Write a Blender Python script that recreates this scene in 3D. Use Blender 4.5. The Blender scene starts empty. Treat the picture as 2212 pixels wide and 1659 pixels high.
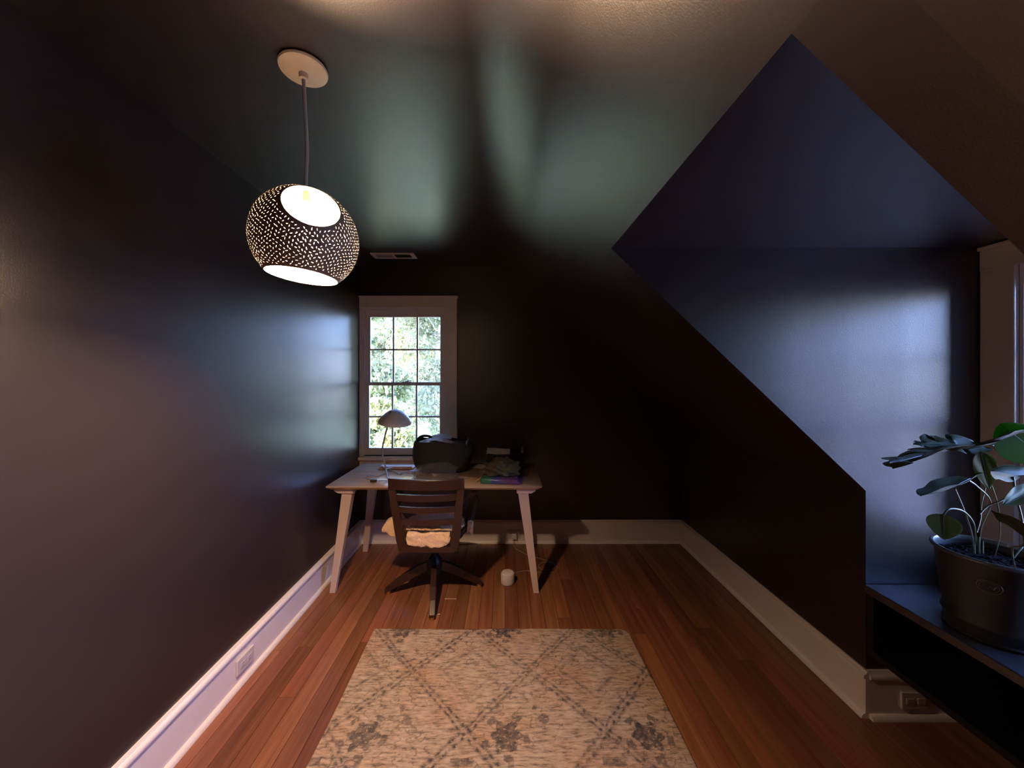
import bpy, bmesh, math, random
import numpy as np
from mathutils import Vector, Matrix, noise
from mathutils.geometry import delaunay_2d_cdt
R = math.radians
PI = math.pi
random.seed(7)
rng = np.random.default_rng(7)
S = bpy.context.scene
C = S.collection

# ------------------------------------------------------------------ camera, world, light, exposure
cam_d = bpy.data.cameras.new('camera')
cam = bpy.data.objects.new('camera', cam_d)
C.objects.link(cam)
cam.location = (0, 0, 1.5)
cam.rotation_euler = (PI / 2, 0, 0)
cam_d.sensor_width = 36
cam_d.lens = 36 * 810 / 2212
cam_d.shift_x = 16 / 2212
cam_d.shift_y = -18.5 / 2212
cam_d.clip_start = 0.02
S.camera = cam
S.view_settings.view_transform = 'Standard'
S.view_settings.look = 'None'
S.view_settings.gamma = 1
S.view_settings.use_curve_mapping = False
S.view_settings.exposure = 0.18

W = bpy.data.worlds.new('sky')
S.world = W
W.use_nodes = True
wn = W.node_tree.nodes
wl = W.node_tree.links
sky = wn.new('ShaderNodeTexSky')
sky.sky_type = 'NISHITA'
sky.sun_disc = False
sky.sun_elevation = R(38)
sky.sun_rotation = R(215)
sky.air_density = 1.0
sky.dust_density = 1.0
wn['Background'].inputs['Strength'].default_value = 5.2
wb = wn.new('ShaderNodeMix')      # the camera's warm white balance turns the sky blue
wb.data_type = 'RGBA'
wb.blend_type = 'MULTIPLY'
wb.inputs['Factor'].default_value = 1
wb.inputs['B'].default_value = (0.66, 0.76, 1.25, 1)
wl.new(sky.outputs[0], wb.inputs['A'])
wl.new(wb.outputs['Result'], wn['Background'].inputs['Color'])

sun_d = bpy.data.lights.new('sun', 'SUN')
sun_d.energy = 20.0
sun_d.angle = R(1)
sun_d.color = (1, 0.90, 0.70)
sun = bpy.data.objects.new('sun', sun_d)
C.objects.link(sun)
sun.rotation_euler = Vector((0.50, 0.55, -0.80)).to_track_quat('-Z', 'Y').to_euler()

BULB_STRENGTH = 1650.0

S.cycles.use_denoising = True
S.cycles.max_bounces = 8
S.cycles.diffuse_bounces = 4
S.cycles.glossy_bounces = 4
S.cycles.transparent_max_bounces = 12
S.cycles.sample_clamp_indirect = 6
S.cycles.caustics_reflective = False
S.cycles.caustics_refractive = False


def P(px, py, Y):
    """world point seen at photo pixel (px, py) at distance Y in front of the camera"""
    return Vector(((px - 1090) * Y / 810, Y, 1.5 + (811 - py) * Y / 810))


def PZ(px, py, z):
    """world point at height z seen at photo pixel"""
    return P(px, py, (1.5 - z) * 810 / (py - 811))


# ------------------------------------------------------------------ materials
def mat(name, col, rough=0.5, metal=0.0, bump=0.0, bscale=60, var=0.0, vscale=8, spec=0.5, stretch=None,
        sheen=0.0, trans=0.0):
    m = bpy.data.materials.new(name)
    m.use_nodes = True
    n = m.node_tree.nodes
    l = m.node_tree.links
    b = n['Principled BSDF']
    b.inputs['Base Color'].default_value = (*col, 1)
    b.inputs['Roughness'].default_value = rough
    b.inputs['Metallic'].default_value = metal
    b.inputs['Specular IOR Level'].default_value = spec
    if sheen:
        b.inputs['Sheen Weight'].default_value = sheen
    tc = n.new('ShaderNodeTexCoord')
    src = tc.outputs['Object']
    if stretch:
        mp = n.new('ShaderNodeMapping')
        mp.inputs['Scale'].default_value = stretch
        l.new(src, mp.inputs[0])
        src = mp.outputs[0]
    if var:
        t = n.new('ShaderNodeTexNoise')
        t.inputs['Scale'].default_value = vscale
        t.inputs['Detail'].default_value = 6
        l.new(src, t.inputs['Vector'])
        mx = n.new('ShaderNodeMix')
        mx.data_type = 'RGBA'
        mx.inputs['A'].default_value = (*[c * (1 - var) for c in col], 1)
        mx.inputs['B'].default_value = (*[min(1, c * (1 + var)) for c in col], 1)
        l.new(t.outputs['Fac'], mx.inputs['Factor'])
        l.new(mx.outputs['Result'], b.inputs['Base Color'])
    if bump:
        t2 = n.new('ShaderNodeTexNoise')
        t2.inputs['Scale'].default_value = bscale
        t2.inputs['Detail'].default_value = 4
        l.new(src, t2.inputs['Vector'])
        bp = n.new('ShaderNodeBump')
        bp.inputs['Strength'].default_value = bump
        bp.inputs['Distance'].default_value = 0.004
        l.new(t2.outputs['Fac'], bp.inputs['Height'])
        l.new(bp.outputs[0], b.inputs['Normal'])
    if trans:
        tr = n.new('ShaderNodeBsdfTranslucent')
        tr.inputs['Color'].default_value = (*col, 1)
        ms = n.new('ShaderNodeMixShader')
        ms.inputs[0].default_value = trans
        l.new(b.outputs[0], ms.inputs[1])
        l.new(tr.outputs[0], ms.inputs[2])
        l.new(ms.outputs[0], n['Material Output'].inputs[0])
    return m


PAINT = (0.024, 0.0150, 0.0175)
M = {}
M['paint'] = mat('dark_wall_paint', PAINT, 0.35, bump=0.12, bscale=260, spec=0.75)
M['ceil'] = mat('dark_ceiling_paint', PAINT, 0.35, bump=0.1, bscale=240, spec=1.0)
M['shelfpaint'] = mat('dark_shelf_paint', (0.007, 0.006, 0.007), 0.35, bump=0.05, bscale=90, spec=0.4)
M['white'] = mat('white_trim_paint', (0.87, 0.81, 0.78), 0.3, bump=0.03, bscale=30)
M['plastic_white'] = mat('white_plastic', (0.68, 0.64, 0.62), 0.35)
M['outlet_dark'] = mat('outlet_slots', (0.05, 0.045, 0.05), 0.5)
M['canopy'] = mat('canopy_enamel', (0.86, 0.70, 0.50), 0.45)
M['cordgrey'] = mat('grey_cord', (0.5, 0.45, 0.40), 0.5)
M['brass'] = mat('brass', (0.65, 0.45, 0.15), 0.3, metal=1)
M['clay'] = mat('perforated_ceramic', (0.26, 0.19, 0.155), 0.6, trans=0.01)
M['clay_in'] = mat('white_inner_glaze', (0.86, 0.80, 0.70), 0.6)
M['legwood'] = mat('pale_pink_leg_wood', (0.66, 0.52, 0.46), 0.4, var=0.06, vscale=4, stretch=(8, 8, 1))
M['walnut'] = mat('dark_varnished_wood', (0.036, 0.014, 0.008), 0.28, var=0.35, vscale=7, stretch=(6, 1, 6))
M['fleece'] = mat('sheepskin', (0.85, 0.57, 0.33), 0.95, bump=1.0, bscale=90, var=0.2, vscale=25, sheen=0.6)
M['iron'] = mat('dark_iron', (0.02, 0.017, 0.016), 0.4, metal=0.6)
M['shadelamp'] = mat('desk_lamp_enamel', (0.9, 0.82, 0.74), 0.45)
M['peg'] = mat('tan_wood_peg', (0.3, 0.16, 0.06), 0.5)
M['wire'] = mat('beige_grey_wire', (0.30, 0.28, 0.27), 0.4)
M['cablegrey'] = mat('grey_cable', (0.20, 0.19, 0.19), 0.5)
M['switch'] = mat('brown_switch', (0.035, 0.022, 0.012), 0.35)
M['felt'] = mat('olive_black_felt', (0.018, 0.018, 0.013), 0.9, bump=0.5, bscale=140, var=0.25, vscale=30)
M['paper'] = mat('paper', (0.72, 0.70, 0.68), 0.6)
M['paperpink'] = mat('kraft_paper', (0.42, 0.28, 0.22), 0.6)
M['blackbin'] = mat('black_plastic_bin', (0.010, 0.009, 0.010), 0.3)
M['olive'] = mat('olive_cloth', (0.07, 0.062, 0.034), 0.75, bump=0.6, bscale=120, var=0.3, vscale=18)
M['orangecord'] = mat('orange_strap', (0.60, 0.26, 0.12), 0.6)
M['soil'] = mat('potting_soil', (0.008, 0.005, 0.004), 1.0, spec=0.1, bump=1, bscale=40, var=0.6, vscale=60)
M['bark'] = mat('bark_chip', (0.016, 0.010, 0.008), 1.0, spec=0.1, var=0.4, vscale=30)
M['zinc'] = mat('weathered_zinc', (0.030, 0.032, 0.033), 0.5, metal=0.0, var=0.35, vscale=14, bump=0.1, bscale=25)
M['petiole'] = mat('petiole', (0.10, 0.13, 0.07), 0.35)
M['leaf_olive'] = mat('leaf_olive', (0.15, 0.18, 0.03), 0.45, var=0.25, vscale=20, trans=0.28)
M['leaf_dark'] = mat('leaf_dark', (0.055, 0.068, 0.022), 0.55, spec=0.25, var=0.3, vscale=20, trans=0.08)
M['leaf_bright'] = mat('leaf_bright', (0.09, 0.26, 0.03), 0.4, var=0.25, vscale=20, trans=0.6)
M['treebark'] = mat('pale_tree_bark', (0.55, 0.50, 0.42), 0.8, var=0.3, vscale=6)
M['grass'] = mat('lawn', (0.30, 0.36, 0.15), 0.9, var=0.3, vscale=3)
M['louver_pale'] = mat('vent_slat', (0.4, 0.38, 0.36), 0.4)
M['vent_shade'] = mat('vent_interior_shade', (0.03, 0.028, 0.015), 0.6)  # dark colour standing for the shade inside the open vent


def leafmat(name, c1, c2, tr=0.35):
    m = mat(name, c1, 0.5, trans=tr)
    n = m.node_tree.nodes
    l = m.node_tree.links
    t = n.new('ShaderNodeTexNoise')
    t.inputs['Scale'].default_value = 2.2
    mx = n.new('ShaderNodeMix')
    mx.data_type = 'RGBA'
    mx.inputs['A'].default_value = (*c1, 1)
    mx.inputs['B'].default_value = (*c2, 1)
    mr = n.new('ShaderNodeMapRange')
    mr.inputs[1].default_value = 0.4
    mr.inputs[2].default_value = 0.6
    l.new(t.outputs['Fac'], mr.inputs[0])
    l.new(mr.outputs[0], mx.inputs['Factor'])
    l.new(mx.outputs['Result'], n['Principled BSDF'].inputs['Base Color'])
    l.new(mx.outputs['Result'], n['Translucent BSDF'].inputs['Color'])
    return m


M['tree_a'] = leafmat('foliage_pale_green', (0.20, 0.23, 0.09), (0.34, 0.33, 0.16))
M['tree_b'] = leafmat('foliage_cool_green', (0.15, 0.18, 0.10), (0.27, 0.28, 0.16))
M['tree_c'] = leafmat('foliage_yellow_green', (0.26, 0.27, 0.09), (0.42, 0.40, 0.17))


def glassmat():
    m = bpy.data.materials.new('window_glass')
    m.use_nodes = True
    n = m.node_tree.nodes
    l = m.node_tree.links
    n.remove(n['Principled BSDF'])
    t = n.new('ShaderNodeBsdfTransparent')
    g = n.new('ShaderNodeBsdfGlossy')
    g.inputs['Roughness'].default_value = 0.02
    f = n.new('ShaderNodeFresnel')
    f.inputs['IOR'].default_value = 1.45
    mx = n.new('ShaderNodeMixShader')
    l.new(f.outputs[0], mx.inputs[0])
    l.new(t.outputs[0], mx.inputs[1])
    l.new(g.outputs[0], mx.inputs[2])
    l.new(mx.outputs[0], n['Material Output'].inputs[0])
    return m


M['glass'] = glassmat()


def filmmat():
    m = bpy.data.materials.new('clear_plastic_film')
    m.use_nodes = True
    n = m.node_tree.nodes
    l = m.node_tree.links
    b = n['Principled BSDF']
    b.inputs['Base Color'].default_value = (0.3, 0.3, 0.3, 1)
    b.inputs['Roughness'].default_value = 0.15
    t = n.new('ShaderNodeBsdfTransparent')
    t.inputs[0].default_value = (0.9, 0.88, 0.88, 1)
    mx = n.new('ShaderNodeMixShader')
    mx.inputs[0].default_value = 0.13
    l.new(t.outputs[0], mx.inputs[1])
    l.new(b.outputs[0], mx.inputs[2])
    l.new(mx.outputs[0], n['Material Output'].inputs[0])
    return m


M['film'] = filmmat()


def emitmat(name, col, st):
    m = bpy.data.materials.new(name)
    m.use_nodes = True
    n = m.node_tree.nodes
    l = m.node_tree.links
    n.remove(n['Principled BSDF'])
    e = n.new('ShaderNodeEmission')
    e.inputs[0].default_value = (*col, 1)
    e.inputs[1].default_value = st
    l.new(e.outputs[0], n['Material Output'].inputs[0])
    return m


M['bulb'] = emitmat('warm_bulb', (1.0, 0.64, 0.39), BULB_STRENGTH)


def woodmat(name, c1, c2, rough, axis='Y', rand=0.0, scale=1.0, c3=None):
    """grain stretched along one axis, tone shifted per object"""
    m = bpy.data.materials.new(name)
    m.use_nodes = True
    n = m.node_tree.nodes
    l = m.node_tree.links
    b = n['Principled BSDF']
    tc = n.new('ShaderNodeTexCoord')
    oi = n.new('ShaderNodeObjectInfo')
    mp = n.new('ShaderNodeMapping')
    mp.inputs['Scale'].default_value = {'Y': (30 * scale, 1.6 * scale, 30 * scale),
                                        'X': (1.6 * scale, 30 * scale, 30 * scale)}[axis]
    l.new(tc.outputs['Object'], mp.inputs[0])
    mul = n.new('ShaderNodeMath')
    mul.operation = 'MULTIPLY'
    mul.inputs[1].default_value = 37.0
    l.new(oi.outputs['Random'], mul.inputs[0])
    t = n.new('ShaderNodeTexNoise')
    t.noise_dimensions = '4D'
    t.inputs['Scale'].default_value = 1.0
    t.inputs['Detail'].default_value = 7
    t.inputs['Roughness'].default_value = 0.6
    t.inputs['Distortion'].default_value = 0.6
    l.new(mp.outputs[0], t.inputs['Vector'])
    l.new(mul.outputs[0], t.inputs['W'])
    cr = n.new('ShaderNodeValToRGB')
    cr.color_ramp.elements[0].position = 0.3
    cr.color_ramp.elements[0].color = (*c1, 1)
    cr.color_ramp.elements[1].position = 0.7
    cr.color_ramp.elements[1].color = (*c2, 1)
    l.new(t.outputs['Fac'], cr.inputs[0])
    out = cr.outputs[0]
    if rand:
        hs = n.new('ShaderNodeHueSaturation')
        mr = n.new('ShaderNodeMapRange')
        mr.inputs[3].default_value = 1 - rand
        mr.inputs[4].default_value = 1 + rand
        l.new(oi.outputs['Random'], mr.inputs[0])
        l.new(mr.outputs[0], hs.inputs['Value'])
        mr2 = n.new('ShaderNodeMapRange')
        mr2.inputs[3].default_value = 0.493
        mr2.inputs[4].default_value = 0.510
        fr = n.new('ShaderNodeMath')
        fr.operation = 'FRACT'
        l.new(mul.outputs[0], fr.inputs[0])
        l.new(fr.outputs[0], mr2.inputs[0])
        l.new(mr2.outputs[0], hs.inputs['Hue'])
        l.new(out, hs.inputs['Color'])
        out = hs.outputs[0]
    l.new(out, b.inputs['Base Color'])
    b.inputs['Roughness'].default_value = rough
    bp = n.new('ShaderNodeBump')
    bp.inputs['Strength'].default_value = 0.15
    bp.inputs['Distance'].default_value = 0.001
    l.new(t.outputs['Fac'], bp.inputs['Height'])
    l.new(bp.outputs[0], b.inputs['Normal'])
    return m


M['plank'] = woodmat('oiled_floor_plank', (0.165, 0.060, 0.029), (0.30, 0.122, 0.060), 0.27, 'Y', rand=0.26)
M['top'] = woodmat('birch_table_top', (0.54, 0.36, 0.21), (0.70, 0.50, 0.32), 0.20, 'X', scale=0.6)


def rugmat():
    m = bpy.data.materials.new('distressed_rug_wool')
    m.use_nodes = True
    n = m.node_tree.nodes
    l = m.node_tree.links
    b = n['Principled BSDF']
    b.inputs['Roughness'].default_value = 0.95
    b.inputs['Specular IOR Level'].default_value = 0.15
    tc = n.new('ShaderNodeTexCoord')
    at = n.new('ShaderNodeAttribute')
    at.attribute_name = 'dark'
    # base mottling: streaks along X like the weft
    mp = n.new('ShaderNodeMapping')
    mp.inputs['Scale'].default_value = (14, 70, 1)
    l.new(tc.outputs['Object'], mp.inputs[0])
    t = n.new('ShaderNodeTexNoise')
    t.inputs['Scale'].default_value = 1.1
    t.inputs['Detail'].default_value = 8
    t.inputs['Roughness'].default_value = 0.75
    l.new(mp.outputs[0], t.inputs['Vector'])
    cr = n.new('ShaderNodeValToRGB')
    e = cr.color_ramp.elements
    e[0].position = 0.36
    e[0].color = (0.14, 0.11, 0.09, 1)
    e[1].position = 0.5
    e[1].color = (0.43, 0.33, 0.25, 1)
    e2 = e.new(0.7)
    e2.color = (0.60, 0.50, 0.40, 1)
    l.new(t.outputs['Fac'], cr.inputs[0])
    # warm patches
    t3 = n.new('ShaderNodeTexNoise')
    t3.inputs['Scale'].default_value = 3.0
    t3.inputs['Detail'].default_value = 5
    l.new(tc.outputs['Object'], t3.inputs['Vector'])
    cr3 = n.new('ShaderNodeValToRGB')
    cr3.color_ramp.elements[0].position = 0.45
    cr3.color_ramp.elements[0].color = (1, 1, 1, 1)
    cr3.color_ramp.elements[1].position = 0.7
    cr3.color_ramp.elements[1].color = (1.0, 0.80, 0.66, 1)
    l.new(t3.outputs['Fac'], cr3.inputs[0])
    mm = n.new('ShaderNodeMix')
    mm.data_type = 'RGBA'
    mm.blend_type = 'MULTIPLY'
    mm.inputs['Factor'].default_value = 1
    l.new(cr.outputs[0], mm.inputs['A'])
    l.new(cr3.outputs[0], mm.inputs['B'])
    # broken-up dark knots
    t2 = n.new('ShaderNodeTexNoise')
    t2.inputs['Scale'].default_value = 85
    t2.inputs['Detail'].default_value = 3
    l.new(tc.outputs['Object'], t2.inputs['Vector'])
    mr = n.new('ShaderNodeMapRange')
    mr.inputs[1].default_value = 0.30
    mr.inputs[2].default_value = 0.46
    l.new(t2.outputs['Fac'], mr.inputs[0])
    mu = n.new('ShaderNodeMath')
    mu.operation = 'MULTIPLY'
    l.new(mr.outputs[0], mu.inputs[0])
    l.new(at.outputs['Fac'], mu.inputs[1])
    mx = n.new('ShaderNodeMix')
    mx.data_type = 'RGBA'
    mx.inputs['B'].default_value = (0.050, 0.050, 0.058, 1)
    l.new(mu.outputs[0], mx.inputs['Factor'])
    l.new(mm.outputs['Result'], mx.inputs['A'])
    l.new(mx.outputs['Result'], b.inputs['Base Color'])
    bp = n.new('ShaderNodeBump')
    bp.inputs['Strength'].default_value = 0.6
    bp.inputs['Distance'].default_value = 0.004
    l.new(t.outputs['Fac'], bp.inputs['Height'])
    l.new(bp.outputs[0], b.inputs['Normal'])
    return m


M['rug'] = rugmat()
M['rugedge'] = mat('rug_binding', (0.33, 0.25, 0.18), 0.95)


# ------------------------------------------------------------------ mesh helpers
class MB:
    def __init__(s):
        s.v = []
        s.f = []

    def add(s, vs, fs):
        o = len(s.v)
        s.v += [tuple(v) for v in vs]
        s.f += [tuple(i + o for i in f) for f in fs]
        return s

    def box(s, a, b, bev=0.0, mtx=None):
        x0, y0, z0 = a
        x1, y1, z1 = b
        if bev <= 0:
            vs = [(x, y, z) for x in (x0, x1) for y in (y0, y1) for z in (z0, z1)]
            fs = [(0, 1, 3, 2), (4, 6, 7, 5), (0, 4, 5, 1), (2, 3, 7, 6), (0, 2, 6, 4), (1, 5, 7, 3)]
        else:
            bm = bmesh.new()
            bmesh.ops.create_cube(bm, size=1)
            for v in bm.verts:
                v.co = Vector(((x0 + x1) / 2 + v.co.x * (x1 - x0), (y0 + y1) / 2 + v.co.y * (y1 - y0),
                               (z0 + z1) / 2 + v.co.z * (z1 - z0)))
            bmesh.ops.bevel(bm, geom=bm.edges[:], offset=bev, segments=2, affect='EDGES', profile=0.5)
            bm.verts.index_update()
            vs = [v.co.copy() for v in bm.verts]
            fs = [tuple(v.index for v in f.verts) for f in bm.faces]
            bm.free()
        if mtx is not None:
            vs = [mtx @ Vector(v) for v in vs]
        return s.add(vs, fs)

    def prism(s, poly, axis, a, b):
        """poly of 2D points in the plane normal to axis ('X': (y,z), 'Y': (x,z), 'Z': (x,y))"""
        def mk(p, t):
            return {'X': (t, p[0], p[1]), 'Y': (p[0], t, p[1]), 'Z': (p[0], p[1], t)}[axis]
        n = len(poly)
        vs = [mk(p, a) for p in poly] + [mk(p, b) for p in poly]
        fs = [tuple(range(n)), tuple(range(2 * n - 1, n - 1, -1))]
        fs += [(i, i + n, (i + 1) % n + n, (i + 1) % n) for i in range(n)]
        return s.add(vs, fs)

    def tube(s, pts, r, seg=8, cap=True, flat=1.0):
        pts = [Vector(p) for p in pts]
        n = len(pts)
        rs = r if isinstance(r, (list, tuple)) else [r] * n
        up = None
        vs = []
        for i, p in enumerate(pts):
            t = (pts[min(i + 1, n - 1)] - pts[max(i - 1, 0)]).normalized()
            if up is None:
                h = Vector((0, 0, 1)) if abs(t.z) < 0.9 else Vector((1, 0, 0))
                up = (h - t * h.dot(t)).normalized()
            else:
                up = (up - t * up.dot(t)).normalized()
            b = t.cross(up)
            for k in range(seg):
                a = 2 * PI * k / seg
                vs.append(p + (up * math.cos(a) * flat + b * math.sin(a)) * rs[i])
        fs = []
        for i in range(n - 1):
            for k in range(seg):
                k2 = (k + 1) % seg
                fs.append((i * seg + k, i * seg + k2, (i + 1) * seg + k2, (i + 1) * seg + k))
        if cap:
            fs.append(tuple(range(seg - 1, -1, -1)))
            fs.append(tuple((n - 1) * seg + k for k in range(seg)))
        return s.add(vs, fs)

    def lathe(s, prof, c=(0, 0, 0), seg=32, sx=1.0, sy=1.0, closed=False):
        c = Vector(c)
        n = len(prof)
        vs = []
        for k in range(seg):
            a = 2 * PI * k / seg
            for r, z in prof:
                vs.append(c + Vector((math.cos(a) * r * sx, math.sin(a) * r * sy, z)))
        fs = []
        for k in range(seg):
            k2 = (k + 1) % seg
            for i in range(n - 1 if not closed else n):
                j = (i + 1) % n
                fs.append((k * n + i, k2 * n + i, k2 * n + j, k * n + j))
        if not closed:
            if prof[0][0] > 1e-6:
                fs.append(tuple(k * n for k in range(seg - 1, -1, -1)))
            if prof[-1][0] > 1e-6:
                fs.append(tuple(k * n + n - 1 for k in range(seg)))
        return s.add(vs, fs)

    def build(s, name, m, parent=None, smooth=False, ang=40):
        me = bpy.data.meshes.new(name)
        me.from_pydata([tuple(v) for v in s.v], [], s.f)
        bm = bmesh.new()
        bm.from_mesh(me)
        bmesh.ops.remove_doubles(bm, verts=bm.verts[:], dist=1e-6)
        bmesh.ops.recalc_face_normals(bm, faces=bm.faces[:])
        bm.to_mesh(me)
        bm.free()
        me.materials.append(m)
        if smooth:
            me.shade_smooth()
            me.set_sharp_from_angle(angle=R(ang))
        o = bpy.data.objects.new(name, me)
        C.objects.link(o)
        if parent is not None:
            o.parent = parent
        return o


def tag(o, label=None, cat=None, group=None, kind=None):
    if label:
        o['label'] = label
    if cat:
        o['category'] = cat
    if group:
        o['group'] = group
    if kind:
        o['kind'] = kind
    return o


def thing(name, label, cat, loc=(0, 0, 0), rz=0.0, group=None):
    o = bpy.data.objects.new(name, None)
    C.objects.link(o)
    o.empty_display_size = 0.1
    o.location = loc
    o.rotation_euler = (0, 0, rz)
    return tag(o, label, cat, group)


def catmull(pts, n=8):
    pts = [Vector(p) for p in pts]
    q = [pts[0] * 2 - pts[1]] + pts + [pts[-1] * 2 - pts[-2]]
    out = []
    for i in range(1, len(q) - 2):
        p0, p1, p2, p3 = q[i - 1:i + 3]
        for k in range(n):
            t = k / n
            out.append(0.5 * ((2 * p1) + (p2 - p0) * t + (2 * p0 - 5 * p1 + 4 * p2 - p3) * t * t +
                              (3 * p1 - p0 - 3 * p2 + p3) * t ** 3))
    out.append(pts[-1])
    return out


# ------------------------------------------------------------------ room
XL, XK, XW = -1.30, 1.594, 2.115          # left wall, knee wall, dormer window wall
YF, YB = 3.37, -2.6                       # far wall, back wall
ZC, ZK, ZD = 2.48, 0.991, 2.065            # flat ceiling, knee wall top, dormer ceiling
D0, D1 = 0.614, 1.655                     # dormer cheeks
SL = 0.951


def zs(x):
    return ZK + SL * (XK - x)


def ceil_profile(off=0.0):
    """underside of the ceiling from the left wall to x = 0.47, crease rounded; off shifts it outward"""
    xc = XK - (ZC - ZK) / SL
    th = math.atan(SL)
    rr = 0.34
    tl = rr * math.tan(th / 2)
    cx, cz = xc - tl, ZC - rr
    pts = []
    for k in range(33):
        a = th * k / 32
        pts.append((cx + (rr + off) * math.sin(a), cz + (rr + off) * math.cos(a)))
    return pts


def struct(o):
    o['kind'] = 'structure'
    return o


XO = 0.47
under = [(XL - .1, ZC)] + ceil_profile() + [(XO, zs(XO))]
nx, nz = math.sin(math.atan(SL)), math.cos(math.atan(SL))
over = [(XL - .1, ZC + .12)] + ceil_profile(.12) + [(XO + .12 * nx, zs(XO) + .12 * nz)]
mb = MB()
for (y0, y1) in ((YB - .1, D0 - .005), (D0 - .005, D1 + .005), (D1 + .005, YF + .13)):
    for i in range(len(under) - 1):
        if (y0, y1) == (D0 - .005, D1 + .005) and False:
            continue
        a, b = under[i], under[i + 1]
        c, d = over[i + 1], over[i]
        if abs(y0 - (D0 - .005)) < 1e-9 and i == len(under) - 2:
            c = (XO, zs(XO) + .12 / nz)
        mb.v += [(p[0], y, p[1]) for y in (y0, y1) for p in (a, b, c, d)]
        o = len(mb.v) - 8
        mb.f += [(o, o + 4, o + 5, o + 1), (o + 3, o + 2, o + 6, o + 7)]
        if y0 < YB:
            mb.f.append((o, o + 1, o + 2, o + 3))
        if y1 > YF:
            mb.f.append((o + 4, o + 7, o + 6, o + 5))
for (y0, y1) in ((YB - .1, D0 - .12), (D1 + .12, YF + .13)):
    mb.prism([(XO, zs(XO)), (XK + .1, zs(XK + .1)), (XK + .1 + .12 * nx, zs(XK + .1) + .12 * nz),
              (XO + .12 * nx, zs(XO) + .12 * nz)], 'Y', y0, y1)
ceiling = mb.build('ceiling', M['ceil'])
struct(ceiling)
# dormer ceiling slab
mb = MB().prism([(XO, ZD), (XW + .12, ZD), (XW + .12, ZD + .14), (XO, ZD + .14)], 'Y', D0 - .12, D1 + .12)
struct(mb.build('ceiling', M['ceil'], ceiling)).name = 'dormer_ceiling'

struct(MB().box((XL - .12, YB - .12, -.15), (XL, YF + .13, ZC + .1)).build('wall_left', M['paint']))
# far wall with the window opening
WX0, WX1, WZ0, WZ1 = -1.285, -.533, .775, 2.105
mb = MB()
mb.prism([(WX1, -.15), (XK + .1, -.15), (XK + .1, zs(XK + .1) + .16), (.06, ZC + .13), (WX1, ZC + .13)], 'Y', YF, YF + .13)
mb.box((XL, YF, -.15), (WX0, YF + .13, ZC + .13))
mb.box((WX0, YF, -.15), (WX1, YF + .13, WZ0))
mb.box((WX0, YF, WZ1), (WX1, YF + .13, ZC + .13))
struct(mb.build('wall_far', M['paint']))
struct(MB().prism([(XL, -.15), (XK + .1, -.15), (XK + .1, zs(XK + .1) + .16), (.06, ZC + .13), (XL, ZC + .13)],
                  'Y', YB - .1, YB).build('wall_back', M['paint']))
mb = MB()
mb.box((XK, D1 + .12, -.15), (XK + .1, YF, ZK + .0))
mb.box((XK, YB, -.15), (XK + .1, D0 - .12, ZK + .0))
struct(mb.build('wall_right', M['paint']))
cheek = [(XK, -.15), (XW + .12, -.15), (XW + .12, ZD + .02), (XO, ZD + .02), (XO, zs(XO)), (XK, ZK)]
struct(MB().prism(cheek, 'Y', D1, D1 + .12).build('wall_dormer_far', M['paint']))
struct(MB().prism(cheek, 'Y', D0 - .12, D0).build('wall_dormer_near', M['paint']))
DY0, DY1, DZ0, DZ1 = .735, 1.540, .66, 1.955
mb = MB()
mb.box((XW, D0, -.15), (XW + .12, DY0, ZD))
mb.box((XW, DY1, -.15), (XW + .12, D1, ZD))
mb.box((XW, DY0, -.15), (XW + .12, DY1, DZ0))
mb.box((XW, DY0, DZ1), (XW + .12, DY1, ZD))
struct(mb.build('wall_dormer_window', M['paint']))

# floor: subfloor + separate planks
mb = MB()
mb.box((XL, YB, -.15), (XK, YF, -.021))
mb.box((XK, D0, -.15), (XW, D1, -.021))
floor = struct(mb.build('floor', mat('subfloor', (0.02, 0.01, 0.006), 0.8)))
PWID = 0.0815


def plank(x0, x1, y0, y1):
    g = .0008
    c = .0006
    x0 += g
    x1 -= g
    y0 += g
    y1 -= g
    cx, cy = (x0 + x1) / 2, (y0 + y1) / 2
    a, b = (x1 - x0) / 2, (y1 - y0) / 2
    vs = [(-a, -b, -.02), (a, -b, -.02), (a, b, -.02), (-a, b, -.02),
          (-a, -b, -c), (a, -b, -c), (a, b, -c), (-a, b, -c),
          (-a + c, -b + c, 0), (a - c, -b + c, 0), (a - c, b - c, 0), (-a + c, b - c, 0)]
    fs = [(3, 2, 1, 0), (0, 1, 5, 4), (1, 2, 6, 5), (2, 3, 7, 6), (3, 0, 4, 7),
          (4, 5, 9, 8), (5, 6, 10, 9), (6, 7, 11, 10), (7, 4, 8, 11), (8, 9, 10, 11)]
    me = bpy.data.meshes.new('plank')
    me.from_pydata(vs, [], fs)
    me.materials.append(M['plank'])
    o = bpy.data.objects.new('plank', me)
    o.location = (cx, cy, 0)
    C.objects.link(o)
    o.parent = floor


prng = random.Random(11)
x = XL
while x < XW - .01:
    x1 = min(x + PWID, XW)
    if x < XK < x1 - .02:
        x1 = XK
    if x >= XK - .001:
        lo, hi = D0, D1
    else:
        lo, hi = YB, YF
        x1 = min(x1, XK) if x1 > XK else x1
    y = lo
    first = True
    while y < hi - .01:
        L = prng.uniform(.35, 1.6) if first else prng.uniform(.9, 2.2)
        first = False
        y1 = y + L
        if hi - y1 < .35:
            y1 = hi
        plank(x, x1, y, y1)
        y = y1
    x = x1


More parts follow.
